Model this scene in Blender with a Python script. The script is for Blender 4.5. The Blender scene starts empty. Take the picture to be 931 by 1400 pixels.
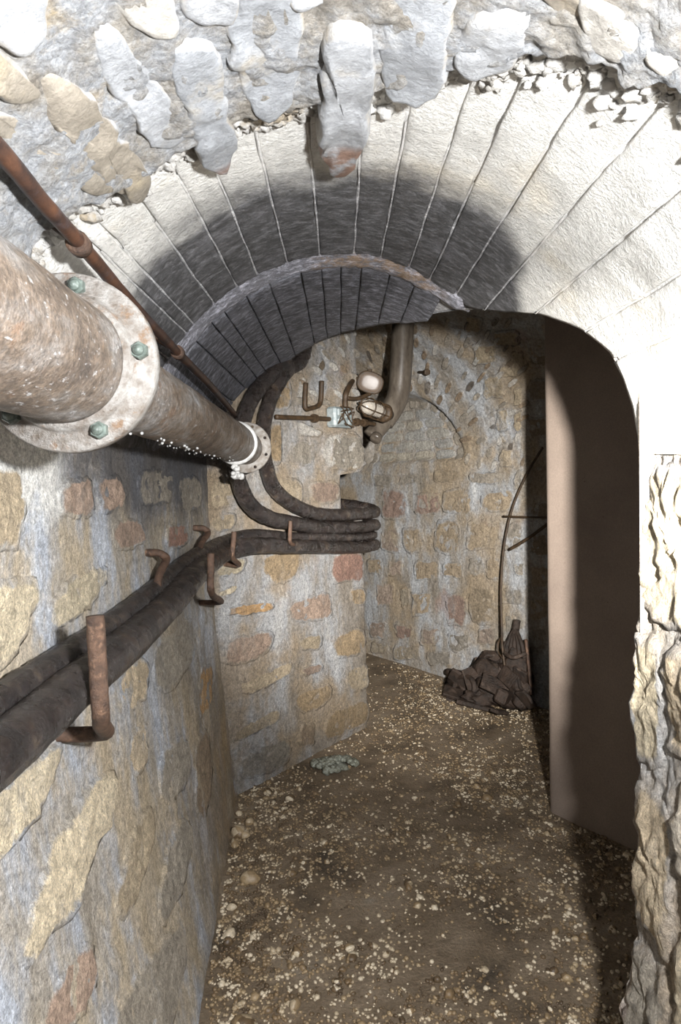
import bpy, math, random
from mathutils import Vector, Matrix, noise

random.seed(7)
PI = math.pi
scene = bpy.context.scene
COL = scene.collection

# ------------------------------------------------------------------ camera
FPX, CXP, CYP = 933.33, 465.5, 700.0
CAM = Vector((0, 0, 1.55))
PITCH, ROLL = math.radians(2.76), math.radians(1.5)
_f = Vector((0, math.cos(PITCH), -math.sin(PITCH)))
_u0 = Vector((0, math.sin(PITCH), math.cos(PITCH)))
_h = Vector((1, 0, 0))
RIGHT = _h * math.cos(ROLL) - _u0 * math.sin(ROLL)
UP = _u0 * math.cos(ROLL) + _h * math.sin(ROLL)
FWD = _f
cam_d = bpy.data.cameras.new('camera')
cam_d.sensor_fit = 'VERTICAL'; cam_d.sensor_height = 36.0; cam_d.sensor_width = 24.0
cam_d.lens = 24.0; cam_d.clip_start = 0.02
cam = bpy.data.objects.new('camera', cam_d); COL.objects.link(cam)
m = Matrix((RIGHT, UP, -FWD)).transposed().to_4x4(); m.translation = CAM
cam.matrix_world = m
scene.camera = cam

# ------------------------------------------------------------------ world, flash, exposure
w = bpy.data.worlds.new('world'); scene.world = w; w.use_nodes = True
w.node_tree.nodes['Background'].inputs[0].default_value = (0.5, 0.5, 0.5, 1)
w.node_tree.nodes['Background'].inputs[1].default_value = 0.01
scene.view_settings.view_transform = 'Standard'
scene.view_settings.look = 'None'
scene.view_settings.gamma = 1.0
scene.view_settings.use_curve_mapping = False
scene.view_settings.exposure = 0.9

FLASH = Vector((0.315, 0.06, 1.66))
def lamp(name, kind, loc, energy, aim=None, **kw):
    d = bpy.data.lights.new(name, kind); d.energy = energy
    for k, v in kw.items(): setattr(d, k, v)
    o = bpy.data.objects.new(name, d); COL.objects.link(o); o.location = loc
    if aim is not None:
        o.rotation_euler = (Vector(aim) - Vector(loc)).to_track_quat('-Z', 'Y').to_euler()
    return o
# hand-held flash beside the camera: a zoomed main beam down the gallery and its wide spill
lamp('flash_beam', 'SPOT', FLASH, 900, aim=(0.45, 5.0, 1.05), spot_size=math.radians(44), spot_blend=1.0,
     shadow_soft_size=0.03, color=(1.0, 0.97, 0.93))
lamp('flash_spill', 'SPOT', FLASH, 135, aim=(0.2, 5.0, 1.5), spot_size=math.radians(176), spot_blend=0.25, shadow_soft_size=0.035, color=(0.97, 0.98, 1.0))

# ------------------------------------------------------------------ helpers
def srgb(r, g, b, a=1.0):
    def f(c):
        c /= 255.0
        return c / 12.92 if c <= 0.04045 else ((c + 0.055) / 1.055) ** 2.4
    return (f(r), f(g), f(b), a)

def ray(px, py):
    return (FWD + RIGHT * ((px - CXP) / FPX) + UP * ((CYP - py) / FPX))
def at(px, py, d):
    r = ray(px, py); return CAM + r * (d / r.y)
def march(px, py, f, t0=0.35, t1=12.0, n=600):
    r = ray(px, py); last = f(CAM + r * t0); tl = t0
    for i in range(1, n + 1):
        t = t0 + (t1 - t0) * i / n
        v = f(CAM + r * t)
        if (v <= 0) != (last <= 0):
            a, b = tl, t
            for _ in range(24):
                c = 0.5 * (a + b)
                if (f(CAM + r * c) <= 0) == (last <= 0): a = c
                else: b = c
            return CAM + r * a
        last = v; tl = t
    return CAM + r * t1
def floor_hit(px, py): return march(px, py, lambda p: p.z)
def nz(p, s, seed=0.0): return noise.noise(Vector((p[0] * s + seed, p[1] * s - seed * 1.7, p[2] * s + seed * 0.6)))
def fbm(p, s, seed=0.0, o=3):
    v = 0; a = 1; t = 0
    for i in range(o):
        v += a * nz(p, s, seed + i * 9.1); t += a; a *= 0.5; s *= 2.1
    return v / t
def sstep(a, b, x):
    t = min(1, max(0, (x - a) / (b - a))); return t * t * (3 - 2 * t)
def lerp(a, b, t): return a + (b - a) * t
def interp(tab, x):
    if x <= tab[0][0]: return tab[0][1]
    for (x0, y0), (x1, y1) in zip(tab, tab[1:]):
        if x <= x1: return lerp(y0, y1, (x - x0) / (x1 - x0 + 1e-9))
    return tab[-1][1]

def mesh_obj(name, verts, faces, mat, parent=None, smooth=True, color=None, origin=None, edge=None):
    me = bpy.data.meshes.new(name)
    if origin is not None: verts = [Vector(v) - origin for v in verts]
    me.from_pydata([tuple(v) for v in verts], [], faces)
    me.update()
    if smooth: me.polygons.foreach_set('use_smooth', [True] * len(me.polygons))
    if mat: me.materials.append(mat)
    if edge:
        at_ = me.attributes.new('edge', 'FLOAT', 'POINT'); at_.data.foreach_set('value', edge)
    o = bpy.data.objects.new(name, me); COL.objects.link(o)
    if parent is not None: o.parent = parent
    if origin is not None: o.location = origin
    if color: o.color = color
    return o
def tag(o, label=None, cat=None, group=None, kind=None):
    if label: o['label'] = label
    if cat: o['category'] = cat
    if group: o['group'] = group
    if kind: o['kind'] = kind
    return o
def struct(o): o['kind'] = 'structure'; return o
def empty(name, loc):
    o = bpy.data.objects.new(name, None); COL.objects.link(o); o.location = loc
    o.empty_display_size = 0.05
    return o
def part(o, root):          # parent a world-space mesh under an Empty that sits elsewhere
    o.parent = root
    p = Vector((0, 0, 0)); r = root
    while r is not None: p += r.location; r = r.parent
    o.location = o.location - p
    return o

# ------------------------------------------------------------------ materials
def mat_new(name):
    m = bpy.data.materials.new(name); m.use_nodes = True
    nt = m.node_tree; b = nt.nodes['Principled BSDF']
    return m, nt, b
class NB:
    def __init__(s, nt):
        s.nt = nt; s.geo = nt.nodes.new('ShaderNodeNewGeometry'); s.tc = nt.nodes.new('ShaderNodeTexCoord')
        s.pos = s.geo.outputs['Position']; s.obj = s.tc.outputs['Object']
    def link(s, a, b): s.nt.links.new(a, b)
    def put(s, inp, v):
        if hasattr(v, 'is_linked') or hasattr(v, 'links'): s.link(v, inp)
        else: inp.default_value = v
    def noise(s, scale, detail=4, rough=0.6, vec=None, dist=0.0):
        n = s.nt.nodes.new('ShaderNodeTexNoise'); n.inputs['Scale'].default_value = scale
        n.inputs['Detail'].default_value = detail; n.inputs['Roughness'].default_value = rough
        n.inputs['Distortion'].default_value = dist
        s.link(vec or s.pos, n.inputs['Vector']); return n.outputs['Fac']
    def stretch(s, sc, vec=None):
        n = s.nt.nodes.new('ShaderNodeMapping'); n.inputs['Scale'].default_value = sc
        s.link(vec or s.pos, n.inputs['Vector']); return n.outputs['Vector']
    def vor(s, scale, feat='F1', vec=None):
        n = s.nt.nodes.new('ShaderNodeTexVoronoi'); n.feature = feat; n.inputs['Scale'].default_value = scale
        s.link(vec or s.pos, n.inputs['Vector']); return n.outputs['Distance']
    def ramp(s, fac, *stops):
        n = s.nt.nodes.new('ShaderNodeValToRGB'); e = n.color_ramp.elements
        while len(e) < len(stops): e.new(0.5)
        for i, (p, c) in enumerate(stops):
            e[i].position = p; e[i].color = c if not isinstance(c, (int, float)) else (c, c, c, 1)
        s.link(fac, n.inputs[0]); return n.outputs[0]
    def rng(s, v, a, b, c=0.0, d=1.0, smooth=True):
        n = s.nt.nodes.new('ShaderNodeMapRange'); n.interpolation_type = 'SMOOTHSTEP' if smooth else 'LINEAR'
        s.put(n.inputs['Value'], v)
        for i, x in zip((1, 2, 3, 4), (a, b, c, d)): n.inputs[i].default_value = x
        return n.outputs[0]
    def mix(s, fac, a, b, mode='MIX'):
        n = s.nt.nodes.new('ShaderNodeMix'); n.data_type = 'RGBA'; n.blend_type = mode
        s.put(n.inputs[0], fac); s.put(n.inputs[6], a); s.put(n.inputs[7], b); return n.outputs[2]
    def math(s, op, a, b=0.0):
        n = s.nt.nodes.new('ShaderNodeMath'); n.operation = op; s.put(n.inputs[0], a); s.put(n.inputs[1], b); return n.outputs[0]
    def xyz(s, v=None):
        n = s.nt.nodes.new('ShaderNodeSeparateXYZ'); s.link(v or s.pos, n.inputs[0]); return n.outputs
    def ocol(s):
        n = s.nt.nodes.new('ShaderNodeObjectInfo'); return n.outputs['Color'], n.outputs['Random']
    def bump(s, h, strength, dist, b):
        n = s.nt.nodes.new('ShaderNodeBump'); n.inputs['Strength'].default_value = strength
        n.inputs['Distance'].default_value = dist; s.link(h, n.inputs['Height']); s.link(n.outputs[0], b.inputs['Normal'])

def soot_mask(k):
    """soot and damp deposit on the vault from about 1.5 m into the gallery, ragged edge"""
    x, y, z = k.xyz()
    n = k.noise(3.2, 3); n2 = k.noise(14, 4, 0.7)
    yy = k.math('ADD', y, k.math('MULTIPLY', k.math('SUBTRACT', n, 0.5), 0.30))
    yy = k.math('ADD', yy, k.math('MULTIPLY', k.math('SUBTRACT', n2, 0.5), 0.16))
    # keeps clear of the haunch by the right-hand springing
    xm = k.rng(x, 0.38, 0.60, 0.0, 0.45)
    yy = k.math('SUBTRACT', yy, xm)
    hz = k.rng(z, 1.75, 2.1, 0.30, 0.0)
    yy = k.math('SUBTRACT', yy, hz)
    return k.rng(yy, 1.47, 1.66)

def attr_edge(k):
    n = k.nt.nodes.new('ShaderNodeAttribute'); n.attribute_name = 'edge'; return n.outputs['Fac']
def micro(k, c, lo=0.52, hi=1.34):
    c = k.mix(1.0, c, k.ramp(k.noise(55, 6, 0.8), (0.34, lo), (0.66, hi)), 'MULTIPLY')
    return k.mix(1.0, c, k.ramp(k.noise(210, 3, 0.7), (0.3, lo + .12), (0.7, hi - .08)), 'MULTIPLY')
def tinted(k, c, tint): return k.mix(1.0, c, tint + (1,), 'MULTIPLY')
def col_mort(k, tint):
    st = k.noise(4.5, 6, 0.65, k.stretch((1, 1, 0.38)))
    c = k.ramp(st, (0.28, srgb(128, 118, 104)), (0.45, srgb(164, 158, 150)), (0.58, srgb(184, 188, 194)), (0.72, srgb(216, 218, 220)))
    tan = k.rng(k.noise(2.6, 4, 0.6), 0.45, 0.62, 0, 0.75)
    c = k.mix(tan, c, srgb(172, 154, 128))
    red = k.rng(k.noise(2.0, 4, 0.6), 0.62, 0.72, 0, 0.35)
    c = k.mix(red, c, srgb(160, 116, 98))
    return tinted(k, c, tint)
def col_left(k, tint=None):
    x, y, z = k.xyz()
    st = k.noise(4.0, 6, 0.66, k.stretch((1, 1.3, 0.42)))
    c = k.ramp(st, (0.28, srgb(146, 136, 120)), (0.42, srgb(186, 178, 166)), (0.55, srgb(188, 194, 204)), (0.70, srgb(234, 236, 238)))
    tan = k.rng(k.noise(3.2, 5, 0.66, k.stretch((1, 1, 0.6))), 0.46, 0.60, 0, 0.8)
    c = k.mix(tan, c, srgb(198, 180, 150))
    red = k.rng(k.noise(2.3, 3, 0.5), 0.66, 0.74, 0, 0.35)
    c = k.mix(red, c, srgb(168, 112, 100))
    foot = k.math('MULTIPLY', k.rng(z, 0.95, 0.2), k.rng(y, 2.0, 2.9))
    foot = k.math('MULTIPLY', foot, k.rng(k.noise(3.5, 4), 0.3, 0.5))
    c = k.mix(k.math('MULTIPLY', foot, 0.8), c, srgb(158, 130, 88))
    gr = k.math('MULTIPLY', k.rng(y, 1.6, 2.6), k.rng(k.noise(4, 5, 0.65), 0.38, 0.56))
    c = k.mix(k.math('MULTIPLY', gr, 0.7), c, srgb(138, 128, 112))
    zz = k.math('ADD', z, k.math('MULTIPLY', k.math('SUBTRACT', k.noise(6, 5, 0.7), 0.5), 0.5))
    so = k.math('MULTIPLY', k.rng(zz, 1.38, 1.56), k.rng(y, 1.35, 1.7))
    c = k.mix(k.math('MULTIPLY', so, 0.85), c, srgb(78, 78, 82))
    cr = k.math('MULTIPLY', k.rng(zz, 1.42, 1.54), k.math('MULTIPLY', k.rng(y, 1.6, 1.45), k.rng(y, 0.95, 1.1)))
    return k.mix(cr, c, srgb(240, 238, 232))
def rock_bump(k, b, dist):
    h = k.math('ADD', k.noise(22, 8, 0.74, k.stretch((1, 1, 0.8))), k.math('MULTIPLY', k.noise(95, 6, 0.75), 0.55))
    k.bump(h, 0.9, dist, b)
def m_wall(name, colf, tint=(1, 1, 1), dist=0.020):
    m, nt, b = mat_new(name); k = NB(nt)
    k.link(micro(k, colf(k, tint)), b.inputs['Base Color']); b.inputs['Roughness'].default_value = 0.66
    rock_bump(k, b, dist); return m
def m_stone(name, colf, tint=(1, 1, 1), smear=0.55, dist=0.024):
    m, nt, b = mat_new(name); k = NB(nt); oc, rnd = k.ocol()
    v = k.ramp(k.noise(6, 5, 0.7), (0.28, 0.70), (0.72, 1.22))
    c = k.mix(1.0, oc, v, 'MULTIPLY')
    pits = k.rng(k.noise(42, 4, 0.65), 0.62, 0.74, 0, 0.65)
    c = k.mix(pits, c, srgb(92, 72, 54))
    mo = colf(k, tint)
    e = k.math('ADD', attr_edge(k), k.math('MULTIPLY', k.math('SUBTRACT', k.noise(13, 6, 0.75), 0.5), 1.5))
    c = k.mix(k.rng(e, 0.62, 0.30), c, mo)
    lime = k.rng(k.noise(5, 6, 0.72, k.stretch((1, 1, 0.45))), 0.50, 0.68, 0, smear)
    c = k.mix(lime, c, mo)
    k.link(micro(k, c), b.inputs['Base Color']); b.inputs['Roughness'].default_value = 0.72
    rock_bump(k, b, dist); return m
def m_vault(name, white, soot_c, amount, ochre=0.0):
    m, nt, b = mat_new(name); k = NB(nt); x, y, z = k.xyz()
    n = k.noise(9, 6, 0.65)
    c = k.ramp(n, (0.3, tuple(v * 0.80 for v in white[:3]) + (1,)), (0.7, white))
    yel = k.rng(k.noise(3.0, 4, 0.6), 0.52, 0.68, 0, 0.30)
    c = k.mix(yel, c, srgb(214, 196, 160))
    sk = k.noise(34, 8, 0.85, k.stretch((0.7, 1.2, 0.7)))
    sc = k.ramp(sk, (0.36, tuple(v * 0.35 for v in soot_c[:3]) + (1,)), (0.50, soot_c), (0.63, tuple(min(1, v * 3.6) for v in soot_c[:3]) + (1,)))
    big = k.rng(k.noise(6, 4, 0.6), 0.5, 0.75, 0, 0.45)
    sc = k.mix(big, sc, srgb(140, 140, 146))
    s = k.math('MULTIPLY', soot_mask(k), amount)
    c = k.mix(s, c, sc)
    if ochre:
        o = k.math('MULTIPLY', k.rng(x, -0.10, -0.02), k.rng(x, 0.40, 0.26))
        o = k.math('MULTIPLY', o, k.rng(k.noise(16, 6, .75), 0.42, 0.58))
        c = k.mix(k.math('MULTIPLY', o, ochre), c, srgb(160, 126, 80))
    c = k.mix(1.0, c, k.ramp(k.noise(90, 4, 0.7), (0.3, 0.82), (0.7, 1.12)), 'MULTIPLY')
    k.link(c, b.inputs['Base Color']); b.inputs['Roughness'].default_value = 0.6
    h = k.math('ADD', k.noise(34, 8, 0.72), k.math('MULTIPLY', k.noise(140, 3, 0.7), 0.4))
    k.bump(h, 0.8, 0.014, b); return m
def col_rough(k, tint=None):
    c = k.ramp(k.noise(7, 6, 0.72), (0.28, srgb(126, 116, 102)), (0.42, srgb(166, 160, 150)), (0.58, srgb(178, 181, 185)), (0.75, srgb(184, 166, 134)))
    return c
def m_bluestone():
    m, nt, b = mat_new('grey_blue_stone'); k = NB(nt); oc, rnd = k.ocol()
    c = k.mix(1.0, oc, k.ramp(k.noise(9, 6, 0.66), (0.3, 0.74), (0.7, 1.15)), 'MULTIPLY')
    o = k.rng(k.noise(6, 5, 0.6), 0.54, 0.70, 0, 0.6)
    c = k.mix(o, c, srgb(172, 158, 130))
    x, y, z = k.xyz()
    e = k.math('ADD', attr_edge(k), k.math('MULTIPLY', k.math('SUBTRACT', k.noise(16, 6, 0.75), 0.5), 0.8))
    c = k.mix(k.rng(e, 0.45, 0.15), c, col_rough(k))
    rb = k.math('MULTIPLY', k.rng(y, 1.315, 1.36), k.rng(k.noise(20, 4), .3, .5))
    c = k.mix(k.math('MULTIPLY', rb, .85), c, srgb(128, 96, 76))
    k.link(micro(k, c, .76, 1.14), b.inputs['Base Color']); b.inputs['Roughness'].default_value = 0.55
    k.bump(k.noise(26, 8, 0.72), 0.6, 0.012, b); return m
def m_roughmortar():
    m, nt, b = mat_new('crumbly_mortar'); k = NB(nt)
    k.link(micro(k, col_rough(k), .6, 1.2), b.inputs['Base Color']); b.inputs['Roughness'].default_value = 0.85
    h = k.math('ADD', k.noise(40, 8, 0.78), k.math('MULTIPLY', k.vor(60), -0.5))
    k.bump(h, 1.0, 0.022, b); return m
def m_simple(name, c1, c2, scale, rough, bump=0.4, dist=0.004, c3=None, metal=0.0, bscale=60, stretch=None, t=(0.35, 0.65)):
    m, nt, b = mat_new(name); k = NB(nt)
    vec = k.stretch(stretch) if stretch else None
    c = k.ramp(k.noise(scale, 6, 0.68, vec), (t[0], c1), (t[1], c2))
    if c3: c = k.mix(k.rng(k.noise(scale * 0.6, 5, 0.7), 0.56, 0.68), c, c3)
    k.link(c, b.inputs['Base Color']); b.inputs['Roughness'].default_value = rough; b.inputs['Metallic'].default_value = metal
    k.bump(k.noise(bscale, 7, 0.72, vec), bump, dist, b); return m
def m_cable():
    m, nt, b = mat_new('tarred_cable'); k = NB(nt)
    c = k.ramp(k.noise(16, 6, 0.7), (0.35, srgb(24, 20, 18)), (0.58, srgb(50, 42, 38)), (0.76, srgb(100, 86, 70)))
    k.link(c, b.inputs['Base Color'])
    k.link(k.rng(k.noise(22, 4, 0.6), 0.35, 0.65, 0.10, 0.42), b.inputs['Roughness'])
    h = k.math('ADD', k.noise(58, 8, 0.78), k.math('MULTIPLY', k.noise(14, 3), 0.6))
    k.bump(h, 1.0, 0.014, b); return m
def m_floor():
    m, nt, b = mat_new('wet_earth'); k = NB(nt)
    n = k.noise(3.2, 6, 0.65)
    c = k.ramp(n, (0.28, srgb(64, 55, 44)), (0.46, srgb(118, 102, 82)), (0.62, srgb(142, 126, 106)), (0.8, srgb(140, 136, 126)))
    c = k.mix(1.0, c, k.ramp(k.noise(90, 5, 0.8), (0.3, 0.6), (0.7, 1.3)), 'MULTIPLY')
    gr = k.rng(k.vor(140), 0.25, 0.05, 0, 0.5)
    c = k.mix(k.math('MULTIPLY', gr, k.rng(k.noise(5, 4), 0.45, 0.6)), c, srgb(160, 138, 108))
    k.link(c, b.inputs['Base Color'])
    k.link(k.rng(k.noise(6, 5, 0.6), 0.35, 0.6, 0.35, 0.75), b.inputs['Roughness'])
    h = k.math('ADD', k.noise(90, 8, 0.75), k.math('MULTIPLY', k.noise(30, 4, 0.6), 1.0))
    k.bump(h, 0.8, 0.012, b); return m
def m_pebble():
    m, nt, b = mat_new('pebble_stone'); k = NB(nt)
    cell = nt.nodes.new('ShaderNodeTexVoronoi'); cell.inputs['Scale'].default_value = 28; k.link(k.pos, cell.inputs['Vector'])
    sep = k.xyz(cell.outputs['Color'])
    c = k.ramp(sep[0], (0.0, srgb(76, 62, 46)), (0.3, srgb(118, 98, 72)), (0.6, srgb(150, 130, 100)), (0.9, srgb(196, 182, 158)))
    c = k.mix(1.0, c, k.ramp(k.noise(110, 4, 0.7), (0.3, 0.7), (0.7, 1.2)), 'MULTIPLY')
    k.link(c, b.inputs['Base Color']); b.inputs['Roughness'].default_value = 0.42
    k.bump(k.noise(180, 5, 0.7), 0.4, 0.003, b); return m
def m_pipe():
    m, nt, b = mat_new('old_painted_pipe'); k = NB(nt)
    n = k.noise(9, 7, 0.72, k.stretch((1, 0.45, 1)))
    c = k.ramp(n, (0.32, srgb(66, 54, 44)), (0.46, srgb(104, 90, 76)), (0.58, srgb(122, 116, 110)), (0.72, srgb(172, 172, 174)))
    r = k.rng(k.noise(16, 6, 0.75), 0.55, 0.66, 0, 0.55)
    c = k.mix(r, c, srgb(116, 88, 64))
    c = micro(k, c, .5, 1.4)
    wsp = k.rng(k.noise(110, 4, 0.7, k.stretch((1, .5, 1))), 0.60, 0.68, 0, 0.7)
    c = k.mix(wsp, c, srgb(186, 186, 186))
    k.link(c, b.inputs['Base Color']); k.link(k.rng(k.noise(20, 4), 0.3, 0.7, 0.3, 0.62), b.inputs['Roughness'])
    k.bump(k.math('ADD', k.noise(50, 8, 0.75), k.math('MULTIPLY', k.noise(14, 3), 0.6)), 0.9, 0.012, b); return m
def m_concrete():
    m, nt, b = mat_new('cast_concrete'); k = NB(nt)
    c = k.ramp(k.noise(2.5, 5, 0.6), (0.3, srgb(112, 99, 89)), (0.7, srgb(132, 118, 106)))
    c = k.mix(1.0, c, k.ramp(k.noise(150, 4, 0.8), (0.3, 0.80), (0.7, 1.12)), 'MULTIPLY')
    p = k.rng(k.noise(60, 3, 0.6), 0.70, 0.76, 0, 0.7)
    c = k.mix(p, c, srgb(84, 68, 56))
    k.link(c, b.inputs['Base Color']); b.inputs['Roughness'].default_value = 0.75
    k.bump(k.noise(90, 5, 0.7), 0.3, 0.004, b); return m

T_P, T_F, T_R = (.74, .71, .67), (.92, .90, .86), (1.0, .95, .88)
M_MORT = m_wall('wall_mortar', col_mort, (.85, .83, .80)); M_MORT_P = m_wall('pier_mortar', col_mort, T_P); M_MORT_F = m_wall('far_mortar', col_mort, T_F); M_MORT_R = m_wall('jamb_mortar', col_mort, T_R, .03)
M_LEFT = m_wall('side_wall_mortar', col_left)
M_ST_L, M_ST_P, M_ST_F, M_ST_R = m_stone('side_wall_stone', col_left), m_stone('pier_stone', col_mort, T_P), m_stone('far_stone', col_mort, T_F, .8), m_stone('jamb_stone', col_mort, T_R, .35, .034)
M_LIME = m_vault('limewashed_voussoir', srgb(226, 224, 218), srgb(68, 68, 70), 0.96)
M_LIME2 = m_vault('sooty_voussoir', srgb(216, 216, 214), srgb(92, 93, 99), 1.0)
M_JOINT = m_vault('pale_joint', srgb(228, 226, 222), srgb(150, 150, 154), 0.8)
M_RIDGE = m_vault('joint_ridge', srgb(226, 226, 222), srgb(126, 126, 134), 0.95, ochre=0.6)
M_BLUE, M_ROUGH = m_bluestone(), m_roughmortar()
M_CRUMB = m_simple('white_crumb_mortar', srgb(176, 172, 164), srgb(216, 214, 210), 14, 0.85, 1.0, 0.012, c3=srgb(170, 156, 134))
M_CABLE, M_FLOOR, M_PEB, M_PIPE, M_CONC = m_cable(), m_floor(), m_pebble(), m_pipe(), m_concrete()
M_RUST = m_simple('rusty_iron', srgb(52, 38, 30), srgb(100, 76, 60), 34, 0.55, 0.9, 0.007, c3=srgb(124, 96, 76), bscale=90)
M_DRUST = m_simple('dark_rusty_iron', srgb(40, 30, 18), srgb(70, 52, 32), 30, 0.6, 0.6, 0.003, bscale=110)
M_ROD = m_simple('rod_rust', srgb(34, 28, 28), srgb(86, 58, 42), 12, 0.45, 0.5, 0.003, c3=srgb(70, 64, 66))
M_FLANGE = m_simple('limed_flange', srgb(96, 86, 76), srgb(146, 144, 140), 34, 0.5, 0.9, 0.007, c3=srgb(112, 92, 74), bscale=80)
M_BOLT = m_simple('verdigris_bolt', srgb(58, 66, 60), srgb(98, 108, 102), 60, 0.4, 0.5, 0.003)
M_CRUST = m_simple('mineral_crust', srgb(140, 140, 138), srgb(186, 186, 184), 40, 0.35, 0.6, 0.004)
M_DOWN = m_simple('grey_downpipe', srgb(62, 55, 48), srgb(98, 90, 80), 18, 0.30, 0.3, 0.003, stretch=(1, 1, 0.35))
M_LENS = m_simple('dull_lens', srgb(84, 70, 59), srgb(98, 84, 72), 20, 0.4, 0.15, 0.002)
M_BOX = m_simple('pale_blue_enamel', srgb(108, 120, 122), srgb(146, 152, 152), 40, 0.5, 0.3, 0.003, c3=srgb(150, 142, 124))
M_SCRAP = m_simple('scrap_rust', srgb(30, 23, 18), srgb(64, 50, 40), 16, 0.5, 1.0, 0.010, c3=srgb(84, 70, 60), bscale=70)
M_MINERAL = m_simple('pale_green_mineral', srgb(78, 76, 58), srgb(150, 154, 144), 70, 0.7, 0.8, 0.008, c3=srgb(70, 70, 54))
M_DARKWALL = M_MORT
mg, nt, b = mat_new('lamp_glass'); b.inputs['Base Color'].default_value = srgb(214, 206, 194); b.inputs['Roughness'].default_value = 0.15
b.inputs['Transmission Weight'].default_value = 0.55
_k = NB(nt); _k.link(_k.rng(_k.noise(40, 4), 0.4, 0.7, 0.1, 0.4), b.inputs['Roughness'])
M_GLASS = mg

# ------------------------------------------------------------------ surfaces: (u, v, h) in metres <-> space
class Surf:
    def hit(s, px, py):
        p = march(px, py, s.sdf); return s.inv(p)
def left_x(y, z):
    t = max(0.0, 1 - z / 1.25) ** 1.6
    return -0.62 + t * (0.07 + 0.10 * min(1.25, max(0, (3.3 - y) / 1.35)))
class LeftWall(Surf):
    def P(s, y, z, h): return Vector((left_x(y, z) + h, y, z))
    def sdf(s, p): return p.x - left_x(p.y, p.z)
    def inv(s, p): return (p.y, p.z)
class RightWall(Surf):
    def X(s, z): return 0.655 - 0.05 * max(0, 1 - z / 1.6)
    def P(s, y, z, h): return Vector((s.X(z) - h, y, z))
    def sdf(s, p): return s.X(p.z) - p.x
    def inv(s, p): return (p.y, p.z)
VCX, VCZ = 0.02, 1.60
class Vault(Surf):
    def __init__(s, R): s.R = R
    def P(s, a, y, h):
        th = PI - a / s.R; r = s.R - h
        return Vector((VCX + r * math.cos(th), y, VCZ + r * math.sin(th)))
    def sdf(s, p): return s.R - math.hypot(p.x - VCX, p.z - VCZ)
    def inv(s, p): return ((PI - math.atan2(p.z - VCZ, p.x - VCX)) * s.R, p.y)
class Plane(Surf):      # upright plane: o, direction e, normal n
    def __init__(s, a, c):
        s.o = Vector((a[0], a[1], 0)); e = Vector((c[0] - a[0], c[1] - a[1], 0)); s.L = e.length; s.e = e / s.L
        n = Vector((s.e.y, -s.e.x, 0)); s.n = n if n.dot(CAM - s.o) > 0 else -n
    def P(s, u, v, h): return s.o + s.e * u + Vector((0, 0, v)) + s.n * h
    def sdf(s, p): return (p - s.o).dot(s.n)
    def inv(s, p): return ((p - s.o).dot(s.e), p.z)
LW, RW = LeftWall(), RightWall()
RA, RB, RC = 0.600, 0.640, 0.630
VA, VB, VC = Vault(RA), Vault(RB), Vault(RC)
PA, PB = floor_hit(318, 1090), floor_hit(506, 992)
PIER = Plane(PA, PB)
FA, FB = floor_hit(508, 895), floor_hit(605, 925)
SPR = 1.66
class FarWall(Plane):
    R = 1.05
    def __init__(s, a, c):
        super().__init__(a, c); s.niche = None
    def mask(s, u, z):
        if s.niche is None: return 0.0
        c, hw, top = s.niche
        q = ((u - c) / hw) ** 2 + (max(0, z - SPR) / (top - SPR)) ** 2
        return sstep(1.12, 0.98, math.sqrt(q))
    def off(s, u, z):
        k = min(0.999, max(0, (z - SPR) / s.R)); o = s.R * (1 - math.sqrt(1 - k * k))
        return o * (1 - s.mask(u, z)) - 0.05 * s.mask(u, z) * sstep(SPR, SPR + 0.05, z)
    def P(s, u, v, h):
        if v <= SPR: z = v; a = 0
        else: a = min(PI / 2, (v - SPR) / s.R); z = SPR + s.R * math.sin(a)
        o = s.off(u, z)
        n = s.n * math.cos(a) + Vector((0, 0, -math.sin(a)))
        return s.o + s.e * u + Vector((0, 0, z)) + s.n * o + n * h
    def sdf(s, p): return (p - s.o).dot(s.n) - s.off((p - s.o).dot(s.e), p.z)
    def inv(s, p):
        z = p.z; v = z if z <= SPR else SPR + s.R * math.asin(min(1, (z - SPR) / s.R))
        return ((p - s.o).dot(s.e), v)
FAR = FarWall(FA, FB)
_c = Plane(FA, FB)
_l, _r, _t = _c.hit(506, 640), _c.hit(628, 640), _c.hit(570, 546)
FAR.niche = (0.5 * (_l[0] + _r[0]), 0.5 * (_r[0] - _l[0]), _t[1])
EA, EB = floor_hit(748, 1108), floor_hit(858, 1157)

# far edge of the near vault, taken where the arch ends against the chamber
_ed = [(335, 560), (355, 520), (385, 500), (430, 468), (480, 450), (560, 437), (640, 424), (690, 428), (735, 430), (790, 450), (830, 480), (856, 530), (872, 605)]
YEND = sorted((VB.inv(march(x, y, VB.sdf))) for x, y in _ed)
def yend(a): return interp(YEND, a)
YEND = [(0.0, max(3.3, YEND[0][1]))] + [q for q in YEND if q[0] > 0.05]
print('pier', PA, PB, 'far', FA, FB, 'conc', EA, EB); print('yend', [(round(a, 2), round(b, 2)) for a, b in YEND]); print('niche', FAR.niche)

# ------------------------------------------------------------------ mesh builders
def grid(name, surf, us, vs, hf, mat, parent=None, color=None):
    nu, nv = len(us), len(vs); V = []
    for v in vs:
        for u in us:
            vv = v(u) if callable(v) else v
            p = surf.P(u, vv, 0); V.append(surf.P(u, vv, hf(u, vv, p)))
    F = [(j * nu + i, j * nu + i + 1, (j + 1) * nu + i + 1, (j + 1) * nu + i) for j in range(nv - 1) for i in range(nu - 1)]
    return mesh_obj(name, V, F, mat, parent, color=color)
def lin(a, b, n): return [a + (b - a) * i / (n - 1) for i in range(n)]

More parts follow.
